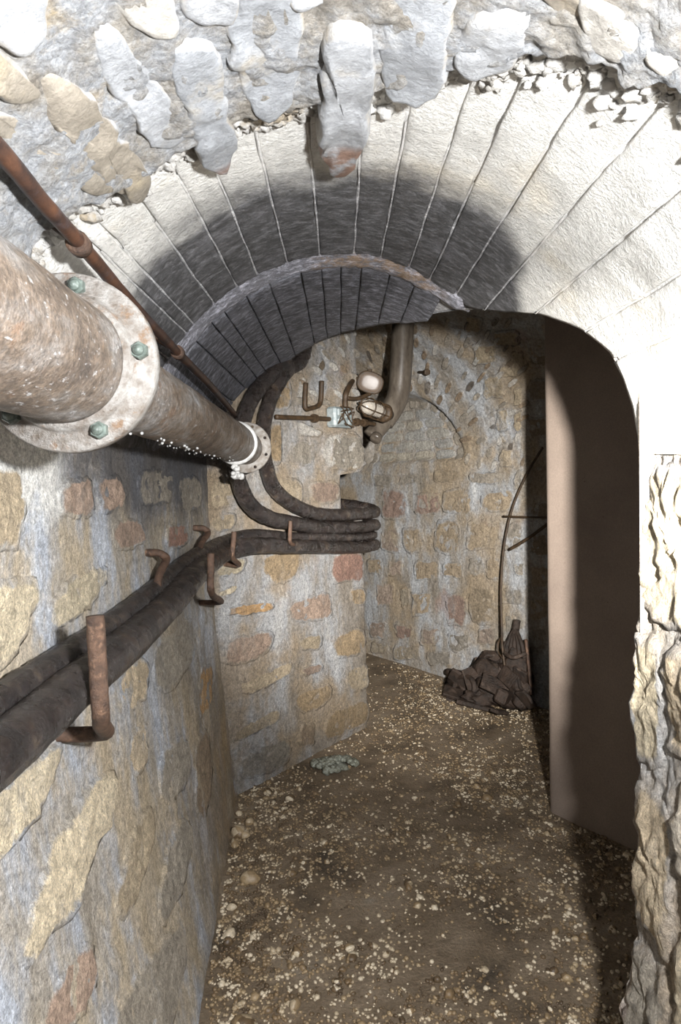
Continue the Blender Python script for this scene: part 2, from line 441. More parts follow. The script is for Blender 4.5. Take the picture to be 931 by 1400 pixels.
def chaikin(p, it=2):
    for _ in range(it):
        q = []
        for i in range(len(p)):
            a, b = p[i], p[(i + 1) % len(p)]
            q += [(a[0] * .8 + b[0] * .2, a[1] * .8 + b[1] * .2), (a[0] * .2 + b[0] * .8, a[1] * .2 + b[1] * .8)]
        p = q
    return p
def resample(p, n):
    L = [0]
    for i in range(len(p)):
        a, b = p[i], p[(i + 1) % len(p)]; L.append(L[-1] + math.hypot(a[0] - b[0], a[1] - b[1]))
    out = []; j = 0
    for k in range(n):
        t = L[-1] * k / n
        while L[j + 1] < t: j += 1
        f = (t - L[j]) / (L[j + 1] - L[j] + 1e-12); a, b = p[j], p[(j + 1) % len(p)]
        out.append((lerp(a[0], b[0], f), lerp(a[1], b[1], f)))
    return out
def stone(surf, poly, h, mat, parent, color, name='stone', rough=0.004, M=20, bev=0.012, wob=0.006, base=-0.02, fr=22.0):
    seed = random.uniform(0, 50)
    p = resample(chaikin(poly, 2), M)
    cu, cv = sum(q[0] for q in p) / M, sum(q[1] for q in p) / M
    size = sum(math.hypot(q[0] - cu, q[1] - cv) for q in p) / M
    bev = min(bev, size * 0.3); wob = min(wob, size * 0.12)
    p = [(q[0] + wob * nz((q[0], q[1], 0), 28, seed), q[1] + wob * nz((q[0], q[1], 3), 28, seed + 7)) for q in p]
    rings = [(0, base, 0), (0.0, h * 0.35, 0), (bev * 0.5, h * 0.8, 0), (bev * 1.3, h, 0)]
    nr = max(2, min(9, int(size / 0.022))); rings += [(None, h, 0.36 + 0.56 * i / (nr - 1)) for i in range(nr)]
    V = []
    for ins, hh, fr_ in rings:
        for q in p:
            d = math.hypot(q[0] - cu, q[1] - cv) + 1e-9
            f = fr_ if ins is None else min(0.26, ins / d)
            u, v = lerp(q[0], cu, f), lerp(q[1], cv, f)
            b0 = surf.P(u, v, 0)
            k = rough * (fbm(b0, fr, seed) * 1.6) if hh > 0 else 0
            V.append(surf.P(u, v, hh + k))
    b0 = surf.P(cu, cv, 0); V.append(surf.P(cu, cv, h + rough * fbm(b0, fr, seed) * 1.6))
    F = []
    for r in range(len(rings) - 1):
        for i in range(M):
            j = (i + 1) % M; F.append((r * M + i, r * M + j, (r + 1) * M + j, (r + 1) * M + i))
    r = len(rings) - 1
    F += [(r * M + i, r * M + (i + 1) % M, len(V) - 1) for i in range(M)]
    a = sum(p[i][0] * p[(i + 1) % M][1] - p[(i + 1) % M][0] * p[i][1] for i in range(M))
    # outward facing: compare with the surface normal
    n = surf.P(cu, cv, 0.01) - surf.P(cu, cv, 0)
    du = surf.P(cu + 0.01, cv, 0) - surf.P(cu, cv, 0); dv = surf.P(cu, cv + 0.01, 0) - surf.P(cu, cv, 0)
    if (du.cross(dv).dot(n) < 0) != (a < 0): F = [tuple(reversed(f)) for f in F]
    ev = [e for e in [0, 0, .3, .6] + [1] * nr for _ in range(M)] + [1.0]
    return mesh_obj(name, V, F, mat, parent, color=color, edge=ev)
def px_poly(surf, pts): return [surf.hit(x, y) for x, y in pts]
def px_box(x0, y0, x1, y1):
    j = lambda s: random.uniform(-s, s); a = 0.10 * (x1 - x0); b = 0.12 * (y1 - y0)
    return [(x0 + j(a), y0 + j(b)), ((x0 + x1) / 2, y0 + j(b)), (x1 + j(a), y0 + j(b)), (x1 + j(a), (y0 + y1) / 2), (x1 + j(a), y1 + j(b)), ((x0 + x1) / 2, y1 + j(b)), (x0 + j(a), y1 + j(b)), (x0 + j(a), (y0 + y1) / 2)]
TONE = {'o': (184, 156, 116), 'p': (178, 150, 130), 'r': (168, 124, 106), 'g': (172, 162, 146), 'c': (222, 206, 174), 'b': (196, 202, 210),
        'n': (146, 124, 98), 'w': (214, 210, 202), 't': (200, 180, 148), 'x': (202, 156, 100), 'd': (104, 94, 84)}
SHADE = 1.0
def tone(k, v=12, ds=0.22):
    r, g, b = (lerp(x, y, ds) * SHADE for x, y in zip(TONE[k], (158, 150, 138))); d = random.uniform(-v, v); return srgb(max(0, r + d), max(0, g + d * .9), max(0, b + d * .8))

def frame_along(pts):
    T = []
    for i in range(len(pts)):
        a = pts[max(0, i - 1)]; b = pts[min(len(pts) - 1, i + 1)]; T.append((b - a).normalized())
    up = Vector((0, 0, 1)) if abs(T[0].z) < 0.9 else Vector((1, 0, 0))
    N = [(up - T[0] * up.dot(T[0])).normalized()]
    for i in range(1, len(pts)):
        n = N[-1] - T[i] * N[-1].dot(T[i]); N.append(n.normalized())
    return T, N
def catmull(P, n):
    P = [Vector(p) for p in P]; out = []
    for i in range(len(P) - 1):
        a = P[max(0, i - 1)]; b = P[i]; c = P[i + 1]; d = P[min(len(P) - 1, i + 2)]
        for k in range(n):
            t = k / n
            out.append(0.5 * ((2 * b) + (c - a) * t + (2 * a - 5 * b + 4 * c - d) * t * t + (3 * b - a - 3 * c + d) * t ** 3))
    out.append(P[-1]); return out
def tube_data(pts, r, seg=14, nzs=0.0, nfr=18.0, rf=None):
    T, N = frame_along(pts); V = []; F = []
    seed = random.uniform(0, 40)
    for i, p in enumerate(pts):
        B = T[i].cross(N[i]); rr = rf(i / (len(pts) - 1)) if rf else r
        for k in range(seg):
            a = 2 * PI * k / seg; d = N[i] * math.cos(a) + B * math.sin(a)
            q = p + d * rr; V.append(p + d * (rr + (nzs * fbm(q, nfr, seed) if nzs else 0)))
    for i in range(len(pts) - 1):
        for k in range(seg):
            l = (k + 1) % seg; F.append((i * seg + k, i * seg + l, (i + 1) * seg + l, (i + 1) * seg + k))
    F.append(tuple(reversed(range(seg)))); F.append(tuple(range((len(pts) - 1) * seg, len(pts) * seg)))
    return V, F
def merge(*ds):
    V = []; F = []
    for v, f in ds:
        o = len(V); V += list(v); F += [tuple(i + o for i in g) for g in f]
    return V, F
def tube(name, P, r, mat, parent=None, n=6, **kw):
    pts = catmull(P, n) if len(P) > 2 else [Vector(P[0]).lerp(Vector(P[1]), t / 8) for t in range(9)]
    V, F = tube_data(pts, r, **kw); return mesh_obj(name, V, F, mat, parent)
def lathe_data(c, axis, prof, seg=40, up=None):
    """prof: list of (distance along axis, radius)"""
    ax = Vector(axis).normalized(); u = Vector((0, 0, 1)) if abs(ax.z) < 0.9 else Vector((1, 0, 0))
    u = (u - ax * u.dot(ax)).normalized(); w_ = ax.cross(u); V = []; F = []
    for d, r in prof:
        for k in range(seg):
            a = 2 * PI * k / seg; V.append(c + ax * d + (u * math.cos(a) + w_ * math.sin(a)) * r)
    for i in range(len(prof) - 1):
        for k in range(seg):
            l = (k + 1) % seg; F.append((i * seg + k, i * seg + l, (i + 1) * seg + l, (i + 1) * seg + k))
    F.append(tuple(reversed(range(seg)))); F.append(tuple(range((len(prof) - 1) * seg, len(prof) * seg)))
    return V, F
PHI = (1 + 5 ** .5) / 2
ICO_V = [Vector(v).normalized() for v in ((-1, PHI, 0), (1, PHI, 0), (-1, -PHI, 0), (1, -PHI, 0), (0, -1, PHI), (0, 1, PHI), (0, -1, -PHI), (0, 1, -PHI), (PHI, 0, -1), (PHI, 0, 1), (-PHI, 0, -1), (-PHI, 0, 1))]
ICO_F = [(0, 11, 5), (0, 5, 1), (0, 1, 7), (0, 7, 10), (0, 10, 11), (1, 5, 9), (5, 11, 4), (11, 10, 2), (10, 7, 6), (7, 1, 8), (3, 9, 4), (3, 4, 2), (3, 2, 6), (3, 6, 8), (3, 8, 9), (4, 9, 5), (2, 4, 11), (6, 2, 10), (8, 6, 7), (9, 8, 1)]
def subdiv(V, F):
    V = list(V); F2 = []; mid = {}
    def mp(a, b):
        k = (min(a, b), max(a, b))
        if k not in mid: mid[k] = len(V); V.append(((V[a] + V[b]) / 2).normalized())
        return mid[k]
    for a, b, c in F:
        x, y, z = mp(a, b), mp(b, c), mp(c, a); F2 += [(a, x, z), (x, b, y), (z, y, c), (x, y, z)]
    return V, F2
ICO2 = subdiv(ICO_V, ICO_F); ICO3 = subdiv(*ICO2)
def lump(c, r, base=None, amp=0.25, fr=1.3, scale=(1, 1, 1), rot=0.0):
    V0, F0 = base or (ICO_V, ICO_F); s = random.uniform(0, 90); V = []
    cr, sr = math.cos(rot), math.sin(rot)
    for v in V0:
        k = r * (1 + amp * nz(v, fr, s)); x, y, z = v.x * k * scale[0], v.y * k * scale[1], v.z * k * scale[2]
        V.append(Vector((c[0] + x * cr - y * sr, c[1] + x * sr + y * cr, c[2] + z)))
    return V, F0
def box_data(c, ex, ey, ez, sx, sy, sz, bev=0.0):
    V = []; c = Vector(c)
    b = bev
    # chamfered box: three shells
    for (ax, ay, az) in ((sx, sy - b, sz - b), (sx - b, sy, sz - b), (sx - b, sy - b, sz)):
        for i in (-1, 1):
            for j in (-1, 1):
                for k in (-1, 1): V.append(c + ex * (i * ax) + ey * (j * ay) + ez * (k * az))
    import itertools
    def idx(s, i, j, k): return s * 8 + (i > 0) * 4 + (j > 0) * 2 + (k > 0)
    F = []
    for i in (-1, 1): F.append([idx(0, i, -1, -1), idx(0, i, 1, -1), idx(0, i, 1, 1), idx(0, i, -1, 1)][::i])
    for j in (-1, 1): F.append([idx(1, -1, j, -1), idx(1, -1, j, 1), idx(1, 1, j, 1), idx(1, 1, j, -1)][::j])
    for k in (-1, 1): F.append([idx(2, -1, -1, k), idx(2, 1, -1, k), idx(2, 1, 1, k), idx(2, -1, 1, k)][::k])
    for i in (-1, 1):
        for j in (-1, 1): F.append([idx(0, i, j, -1), idx(1, i, j, -1), idx(1, i, j, 1), idx(0, i, j, 1)])
        for k in (-1, 1): F.append([idx(0, i, -1, k), idx(0, i, 1, k), idx(2, i, 1, k), idx(2, i, -1, k)])
    for j in (-1, 1):
        for k in (-1, 1): F.append([idx(1, -1, j, k), idx(1, 1, j, k), idx(2, 1, j, k), idx(2, -1, j, k)])
    for i in (-1, 1):
        for j in (-1, 1):
            for k in (-1, 1): F.append([idx(0, i, j, k), idx(1, i, j, k), idx(2, i, j, k)])
    return V, [tuple(f) for f in F]
EX, EY, EZ = Vector((1, 0, 0)), Vector((0, 1, 0)), Vector((0, 0, 1))

# ================================================================== FLOOR
class Flat(Surf):
    def P(s, x, y, h): return Vector((x, y, h))
FL = Flat()
def floor_h(x, y): return 0.012 * fbm((x, y, 0), 2.2, 3) + 0.005 * fbm((x, y, 0), 9, 8)
floor = struct(grid('floor', FL, lin(-1.8, 3.4, 140), lin(-1.6, 8.2, 240), lambda u, v, p: floor_h(u, v), M_FLOOR))

# ================================================================== SIDE WALL (left)
def lw_h(u, v, p): return 0.012 * fbm(p, 5, 1) + 0.005 * fbm(p, 22, 4)
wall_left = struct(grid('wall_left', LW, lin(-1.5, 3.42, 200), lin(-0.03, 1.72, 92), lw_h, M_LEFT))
LST = [
 ('t', .012, [(-30, 620), (30, 636), (36, 690), (24, 750), (-30, 768)]),
 ('p', .010, [(82, 655), (125, 650), (130, 700), (118, 712), (78, 705)]),
 ('p', .010, [(130, 650), (168, 648), (175, 695), (134, 708)]),
 ('g', .008, [(184, 640), (236, 640), (236, 688), (190, 698)]),
 ('g', .008, [(242, 648), (274, 652), (276, 695), (246, 705)]),
 ('c', .010, [(88, 795), (140, 765), (150, 790), (120, 835), (66, 868), (62, 830)]),
 ('c', .010, [(-30, 800), (40, 780), (56, 815), (20, 905), (-30, 935)]),
 ('p', .008, [(150, 712), (195, 706), (200, 745), (156, 758)]),
 ('r', .006, [(226, 716), (258, 716), (256, 745), (230, 758)]),
 ('c', .014, [(-30, 1090), (40, 1040), (86, 1008), (80, 1050), (50, 1120), (20, 1160), (-30, 1200)]),
 ('c', .014, [(150, 1045), (160, 1065), (156, 1120), (122, 1178), (110, 1235), (60, 1290), (28, 1335), (24, 1300), (42, 1220), (72, 1140), (112, 1085)]),
 ('t', .008, [(176, 1005), (200, 980), (205, 1040), (182, 1070), (174, 1035)]),
 ('t', .010, [(204, 1095), (215, 1130), (186, 1235), (164, 1265), (155, 1240), (175, 1140)]),
 ('g', .008, [(220, 1020), (255, 1000), (262, 1060), (227, 1110), (217, 1070)]),
 ('g', .010, [(245, 1112), (266, 1130), (256, 1200), (226, 1272), (213, 1255), (222, 1180)]),
 ('p', .010, [(95, 1300), (130, 1282), (132, 1350), (105, 1400), (50, 1450), (58, 1380)]),
 ('g', .010, [(195, 1305), (248, 1255), (256, 1300), (226, 1450), (138, 1450), (165, 1370)]),
 ('g', .008, [(215, 872), (262, 836), (268, 900), (226, 958), (206, 930)]),
 ('t', .008, [(160, 915), (203, 892), (203, 950), (166, 985)]),
 ('x', .004, [(272, 908), (291, 906), (290, 958), (282, 978), (271, 984)]),
 ('n', .006, [(268, 1010), (284, 990), (292, 1060), (280, 1130), (266, 1110)]),
 ('c', .008, [(100, 885), (118, 872), (112, 900), (96, 905)]),
]
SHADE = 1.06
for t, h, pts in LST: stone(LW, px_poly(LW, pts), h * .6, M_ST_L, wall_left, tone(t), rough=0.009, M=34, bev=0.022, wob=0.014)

# ================================================================== SIDE WALL (right): rough rubble jamb
def rw_h(u, v, p):
    r = 0.035 * fbm(p, 4.5, 2) + 0.010 * (1 - 2 * abs(fbm((p[0], p[1] * 1.0, p[2] * 0.8), 13, 5))) + 0.010 * fbm(p, 32, 6, 4)
    return r
def rw_edge(u, v, p):
    return rw_h(u, v, p) - 0.02
us = lin(-1.5, 1.0, 40) + lin(1.01, 1.5, 70)
wall_right = struct(grid('wall_right', RW, us, lin(-0.03, 1.66, 260), rw_edge, M_MORT_R))
class RWd(RightWall):
    def P(s, y, z, h):
        b = RightWall.P(s, y, z, 0); return RightWall.P(s, y, z, h + rw_edge(y, z, b))
RWD = RWd()
for t, (y0, y1, z0, z1) in (('c', (1.18, 1.49, 1.24, 1.56)), ('t', (1.17, 1.36, .98, 1.21)), ('c', (1.38, 1.495, .92, 1.2)), ('g', (1.15, 1.3, .70, .95)),
      ('t', (1.32, 1.49, .55, .88)), ('c', (1.1, 1.3, .40, .66)), ('g', (1.32, 1.49, .26, .52)), ('b', (1.1, 1.3, .12, .36)), ('p', (1.32, 1.48, .02, .23)),
      ('t', (.86, 1.14, 1.2, 1.5)), ('c', (.84, 1.12, .82, 1.16)), ('g', (.8, 1.08, .45, .78))):
    stone(RWD, [(y0, z0), ((y0 + y1) / 2, z0 + random.uniform(-.02, .02)), (y1, z0), (y1, (z0 + z1) / 2), (y1, z1), ((y0 + y1) / 2, z1 + random.uniform(-.02, .02)), (y0, z1), (y0, (z0 + z1) / 2)],
          0.012, M_ST_R, wall_right, tone(t), rough=0.010, M=64, bev=0.022, wob=0.02, fr=30)
# return of the jamb into the chamber, 
def wall_box(name, a, c, z0, z1, thick, mat, color=None):
    pl = Plane(a, c); V = []
    for h in (0, -thick):
        for u, z in ((0, z0), (pl.L, z0), (pl.L, z1), (0, z1)): V.append(pl.P(u, z, h))
    F = [(0, 1, 2, 3), (7, 6, 5, 4), (0, 4, 5, 1), (1, 5, 6, 2), (2, 6, 7, 3), (3, 7, 4, 0)]
    return struct(mesh_obj(name, V, F, mat, smooth=False, color=color))
ye = YEND[-1][1]
V = [Vector(v) for v in ((0.645, 1.47, 0), (3.2, 1.2, 0), (3.2, 1.2, 2.9), (0.645, 1.47, 2.9), (0.80, 1.30, 0), (3.2, .9, 0), (3.2, .9, 2.9), (0.80, 1.30, 2.9))]
struct(mesh_obj('wall_right_return', V, [(0, 3, 2, 1), (4, 5, 6, 7), (0, 4, 7, 3), (0, 1, 5, 4)], M_MORT, smooth=False))

# ================================================================== NEAR VAULT
ceiling = empty('ceiling', (VCX, 1.0, 2.2)); struct(ceiling)
LAT = PI * RB
# ragged end of the rough inner shell
def ragged(a):
    x = a / RA
    base = interp([(0, 1.02), (.5, 1.12), (.9, 1.22), (1.3, 1.24), (1.6, 1.22), (1.85, 1.10), (2.1, 1.0), (2.4, .92), (3.2, .9)], x)
    return base + 0.05 * fbm((a, 0, 0), 9, 5) + 0.03 * fbm((a, 0, 2), 30, 8)
def va_h(u, v, p):
    e = ragged(u)
    k = 0.006 + 0.016 * fbm(p, 9, 2) + 0.016 * fbm(p, 30, 7, 4)
    return k - 0.075 * sstep(e - 0.035, e + 0.012, v)
va_vs = [(lambda q: (lambda u: lerp(-1.5, ragged(u) - 0.25, q)))(q) for q in lin(0, 1, 50)] + [(lambda q: (lambda u: ragged(u) - 0.25 + 0.28 * q))(q) for q in lin(0.02, 1, 60)]
shell = grid('mortar_shell', VA, lin(-0.03, PI * RA + 0.03, 260), va_vs, va_h, M_ROUGH, ); part(shell, ceiling)
AST = [
 ('b', [(443, 12), (510, 28), (507, 150), (494, 212), (470, 236), (445, 226), (438, 150)]),
 ('b', [(328, -40), (396, -40), (398, 70), (393, 130), (370, 158), (345, 152), (334, 110), (324, 60)]),
 ('b', [(535, -40), (610, -40), (603, 70), (598, 115), (578, 142), (545, 132), (532, 100)]),
 ('b', [(640, 22), (722, -10), (708, 60), (690, 108), (650, 108), (636, 80)]),
 ('b', [(230, 62), (290, 45), (300, 120), (312, 190), (305, 238), (280, 234), (270, 200), (253, 130)]),
 ('g', [(60, 92), (105, 92), (142, 165), (182, 215), (186, 266), (168, 277), (125, 240), (85, 165)]),
 ('b', [(135, 10), (175, 40), (205, 105), (240, 185), (205, 208), (178, 158), (140, 80)]),
 ('g', [(-30, 130), (45, 160), (100, 215), (130, 262), (95, 262), (40, 205), (-30, 172)]),
 ('w', [(150, -60), (215, -40), (235, 40), (200, 50), (165, 10)]),
 ('b', [(398, -60), (445, -60), (448, 5), (402, 10)]),
 ('w', [(800, -30), (862, 20), (872, 68), (842, 88), (812, 60)]),
 ('b', [(0, -30), (50, -30), (52, 40), (20, 70), (-20, 40)]),
 ('w', [(880, 20), (960, 60), (960, 150), (895, 90)]),
 ('b', [(250, -70), (318, -60), (318, 30), (262, 32)]),
 ('g', [(740, -50), (790, -40), (805, 30), (760, 20)]),
 ('g', [(-40, 20), (-5, 60), (45, 130), (10, 140), (-40, 110)]),
]
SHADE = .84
for i, (t, pts) in enumerate(AST):
    gx = sum(p[0] for p in pts) / len(pts)
    pts = [(gx + (p[0] - gx) * (1.36 if i else 1.08), p[1]) for p in pts]
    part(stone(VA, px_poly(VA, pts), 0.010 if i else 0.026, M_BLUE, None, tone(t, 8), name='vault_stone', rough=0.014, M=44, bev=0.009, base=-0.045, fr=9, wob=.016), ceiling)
SHADE = 1.0
# white crumbs of lime along the ragged end
D = []
for i in range(900):
    a = random.uniform(0.25, PI * RA - 0.15); th = a / RA
    dens = 1.0 if 1.0 < th < 2.1 else 0.45
    if random.random() > dens: continue
    y = ragged(a) + random.gauss(0.03, 0.03); r = random.uniform(0.004, 0.018)
    p = VB.P(a * RB / RA, y, random.uniform(-0.006, 0.008)); D.append(lump(p, r, ICO2, amp=0.9, fr=2.2, scale=(1, 1.1, .8)))
V, F = merge(*D); cr = part(mesh_obj('mortar_crumbs', V, F, M_CRUMB), ceiling); cr['kind'] = 'stuff'
# joint bed behind the voussoirs, turned up at the far end as the spandrel against the chamber
bed_vs = [(lambda q: (lambda u: lerp(0.7, yend(u) - 0.012, q)))(q) for q in lin(0, 1, 60)]
bed = grid('joint_bed', VB, lin(-0.02, LAT + 0.02, 140), bed_vs, lambda u, v, p: -0.008 + 0.003 * fbm(p, 30, 4) - 0.03 * sstep(.10, .02, u), M_JOINT); part(bed, ceiling)
sp_us = lin(-0.02, LAT + 0.02, 120); V = []; F = []
for hh in (-0.004, -0.10, -0.35, -0.9):
    for u in sp_us:
        V.append(VB.P(u, yend(u) + 0.01 * fbm((u, hh, 0), 14, 3), hh))
n_ = len(sp_us)
for j in range(3):
    for i in range(n_ - 1): F.append((j * n_ + i, (j + 1) * n_ + i, (j + 1) * n_ + i + 1, j * n_ + i + 1))
part(mesh_obj('spandrel', V, F, M_ROUGH), ceiling)
def slab(surf, a0, a1, f0, f1, nu, nv, hf, mat, name='voussoir', depth=-0.04, wob=0.004):
    seed = random.uniform(0, 60); V = []
    UU = [0, .035] + lin(.2, .8, nu - 4) + [.965, 1]
    for j in range(nv):
        q = j / (nv - 1)
        for i in range(nu):
            p_ = UU[i]; a = lerp(a0, a1, p_); y = lerp(f0(a), f1(a), q)
            e = nz((y * 1.0, seed, 0), 9, seed) * wob
            if i in (0, nu - 1): a += e
            edge = i in (0, nu - 1) or j in (0, nv - 1)
            b0 = surf.P(a, y, 0)
            V.append(surf.P(a, y, (-0.003 if edge else 0.0) + hf(a, y, b0) - 0.032 * sstep(0.085 + 0.03 * nz((y, 0, 0), 5, 3), -0.01, a)))
    F = [(j * nu + i, j * nu + i + 1, (j + 1) * nu + i + 1, (j + 1) * nu + i) for j in range(nv - 1) for i in range(nu - 1)]
    ring = [i for i in range(nu)] + [j * nu + nu - 1 for j in range(1, nv)] + [(nv - 1) * nu + i for i in range(nu - 2, -1, -1)] + [j * nu for j in range(nv - 2, 0, -1)]
    o = len(V)
    for k in ring:
        j, i = divmod(k, nu); p_ = UU[i]; a = lerp(a0, a1, p_); y = lerp(f0(a), f1(a), j / (nv - 1)); V.append(surf.P(a, y, depth))
    for k in range(len(ring)):
        l = (k + 1) % len(ring); F.append((ring[l], ring[k], o + k, o + l))
    return part(mesh_obj(name, V, F, mat), ceiling)
RIDGE = 2.17
def ridge_y(a): return RIDGE + 0.03 * math.sin(a * 2.3 + 0.5) + 0.10 * sstep(1.05, 1.4, a)
jp = [(230, 432), (262, 440), (293, 416), (322, 388), (357, 388), (395, 370), (438, 360), (483, 360), (518, 366), (557, 372), (592, 372)]
J = sorted(VB.inv(march(x, y, VB.sdf))[0] for x, y in jp)
while J[0] > 0.09: J.insert(0, J[0] - random.uniform(.078, .098))
while J[-1] < LAT - 0.12: J.append(J[-1] + random.uniform(.085, .12))
J[0] = -0.02; J[-1] = LAT + 0.02
print('joints', [round(j, 2) for j in J])
for a0, a1 in zip(J, J[1:]):
    off = random.uniform(-0.0015, 0.0015); sd = random.uniform(0, 30)
    yb = lambda a: min(ridge_y(a), yend(a))
    slab(VB, a0 + 0.0028, a1 - 0.0028, lambda a: 0.85, yb, 7, 44, lambda a, y, p: off + 0.005 * fbm(p, 12, 3) * (1 + 1.6 * sstep(1.55, 1.3, y)) + 0.003 * fbm(p, 50, 9) * (1 + 2 * sstep(1.5, 1.25, y)), M_LIME)
for jj in J[1:-1]:
    if yend(jj) < 1.6: continue
    ya = random.uniform(1.3, 1.5); yb_ = min(ridge_y(jj), yend(jj)) - 0.01; V = []; F = []; n_ = 36; sd = random.uniform(0, 40)
    for i in range(n_):
        y = lerp(ya, yb_, i / (n_ - 1)); c = jj + 0.003 * nz((y, sd, 0), 7, sd); wd = 0.0034 + 0.0020 * nz((y, sd, 5), 14, sd); hh = -0.0006 + 0.0028 * nz((y, sd, 9), 18, sd)
        V += [VB.P(c - wd, y, -.006), VB.P(c - wd * .5, y, hh), VB.P(c + wd * .5, y, hh), VB.P(c + wd, y, -.006)]
    for i in range(n_ - 1):
        for q in range(3): F.append((i * 4 + q, i * 4 + q + 1, i * 4 + q + 5, i * 4 + q + 4))
    part(mesh_obj('joint_line', V, F, M_JOINT), ceiling)
jc = [(318, 476), (352, 492), (374, 478), (398, 470), (424, 440), (444, 420), (466, 420), (490, 410), (522, 420)]
JC = sorted(VC.inv(march(x, y, VC.sdf))[0] for x, y in jc)
while JC[0] > 0.09: JC.insert(0, JC[0] - random.uniform(.075, .1))
JC[0] = -0.02
while JC[-1] < 1.85: JC.append(JC[-1] + random.uniform(.08, .1))
for a0, a1 in zip(JC, JC[1:]):
    if min(yend(a0), yend(a1)) < ridge_y(a0) + 0.08:
        continue
    off = random.uniform(-0.003, 0.005)
    slab(VC, a0 + 0.0016, a1 - 0.0016, lambda a: ridge_y(a) + 0.015, yend, 6, 20, lambda a, y, p: off + 0.005 * fbm(p, 14, 3) + 0.002 * fbm(p, 50, 9), M_LIME2, depth=-0.045)
# mortar ridge where the two rings of the vault meet
V = []; F = []; ru = [u for u in lin(0.10, LAT, 240) if yend(u) > ridge_y(u) - 0.02]
pr = [(-0.07, -0.006), (-0.045, 0.001), (-0.01, 0.008), (0.02, 0.014), (0.05, 0.011), (0.085, -0.004)]
for u in ru:
    for dy, h in pr:
        y = ridge_y(u) + dy + 0.012 * fbm((u, 0, 0), 12, 3); b0 = VB.P(u, y, 0); V.append(VB.P(u, y, lerp(-.02, h + 0.007 * fbm(b0, 26, 3), sstep(-.02, .12, yend(u) - ridge_y(u)))))
for i in range(len(ru) - 1):
    for k in range(5): F.append((i * 6 + k, i * 6 + k + 1, (i + 1) * 6 + k + 1, (i + 1) * 6 + k))
part(mesh_obj('mortar_ridge', V, F, M_RIDGE), ceiling)

# ================================================================== STONE PIER
g_dir = -FAR.e if FAR.e.y < 0 else FAR.e
L = PIER.L
s_notch = PIER.hit(469, 670)[0]; z_nt = PIER.hit(497, 646)[1]; z_nb = PIER.hit(497, 700)[1]
s_blk = PIER.hit(500, 620)[0]; z_bt = PIER.hit(490, 570)[1]
def s_end(z):
    return L + (s_notch - L) * sstep(z_nb - 0.03, z_nb + 0.02, z) * sstep(z_nt + 0.012, z_nt - 0.012, z) + (s_blk - L) * sstep(z_nt - .01, z_nt + .01, z) - 0.05 * sstep(z_bt - 0.04, z_bt + 0.1, z)
V = []; F = []; zs = lin(-0.03, 2.75, 150); nf = 70; nsd = 24
for z in zs:
    e = s_end(z) + 0.012 * fbm((0, 0, z), 7, 3)
    for i in range(nf):
        s = lerp(-0.15, e, (i / (nf - 1)) ** 0.9); p = PIER.P(s, z, 0)
        cor = -0.02 * sstep(e - 0.03, e, s)
        V.append(PIER.P(s, z, cor + 0.010 * fbm(p, 6, 2) + 0.004 * fbm(p, 26, 4)))
    c = PIER.P(e, z, -0.02)
    for i in range(1, nsd):
        p = c + g_dir * (1.8 * (i / (nsd - 1)) ** 1.5) + PIER.e * (0.012 * sstep(0, 3, i)); V.append(p + PIER.e * (0.012 * fbm(p, 7, 9)))
nt_ = nf + nsd - 1
F = [(j * nt_ + i, j * nt_ + i + 1, (j + 1) * nt_ + i + 1, (j + 1) * nt_ + i) for j in range(len(zs) - 1) for i in range(nt_ - 1)]
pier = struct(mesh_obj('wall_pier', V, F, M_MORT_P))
PST = [
 ('c', [(294, 775), (338, 757), (335, 784), (292, 792)]), ('c', [(296, 810), (328, 796), (322, 811), (298, 817)]),
 ('x', [(307, 830), (374, 821), (378, 835), (310, 845)]), ('p', [(302, 876), (376, 857), (372, 888), (350, 903), (304, 915)]),
 ('t', [(323, 936), (400, 901), (403, 918), (342, 952), (325, 946)]), ('t', [(317, 1000), (384, 964), (388, 984), (315, 1020)]),
 ('g', [(326, 1032), (398, 1003), (400, 1045), (328, 1072)]), ('o', [(354, 757), (415, 750), (410, 788), (378, 803), (358, 786)]),
 ('p', [(388, 832), (410, 816), (452, 806), (456, 846), (400, 853)]), ('r', [(450, 757), (496, 748), (497, 798), (478, 795), (455, 800)]),
 ('o', [(476, 804), (499, 802), (501, 830), (480, 828)]), ('o', [(448, 871), (499, 852), (501, 894), (458, 904)]),
 ('t', [(405, 872), (442, 864), (440, 888), (410, 892)]), ('p', [(410, 915), (440, 904), (443, 918), (415, 926)]),
 ('o', [(400, 950), (450, 931), (456, 950), (440, 968), (405, 978)]), ('t', [(470, 916), (503, 902), (505, 944), (476, 948)]),
 ('o', [(444, 975), (503, 952), (506, 984), (490, 996), (440, 1018)]), ('n', [(410, 990), (430, 985), (432, 1020), (407, 1025)]),
 ('o', [(366, 520), (396, 505), (399, 560), (367, 565)]), ('o', [(366, 577), (386, 577), (386, 636), (366, 636)]),
 ('t', [(284, 652), (326, 656), (326, 692), (284, 700)]), ('p', [(420, 657), (466, 657), (464, 688), (425, 690)]),
 ('t', [(376, 650), (414, 655), (416, 690), (400, 700), (380, 672)]), ('t', [(286, 706), (324, 698), (322, 724), (288, 730)]),
 ('g', [(396, 600), (432, 604), (430, 640), (396, 636)]), ('w', [(440, 592), (486, 588), (496, 606), (498, 642), (470, 644), (438, 640)]),
 ('w', [(402, 572), (444, 590), (436, 600), (404, 596)]), ('g', [(460, 565), (484, 572), (488, 586), (452, 590)]),
 ('w', [(405, 520), (418, 512), (416, 545), (404, 552)]), ('n', [(432, 500), (441, 488), (446, 500), (438, 514)]),
 ('r', [(432, 715), (470, 722), (468, 735), (434, 735)]),
]
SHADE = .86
for t, pts in PST: stone(PIER, px_poly(PIER, pts), 0.006, M_ST_P, pier, tone(t), rough=0.010, M=30, bev=0.024, wob=0.012)
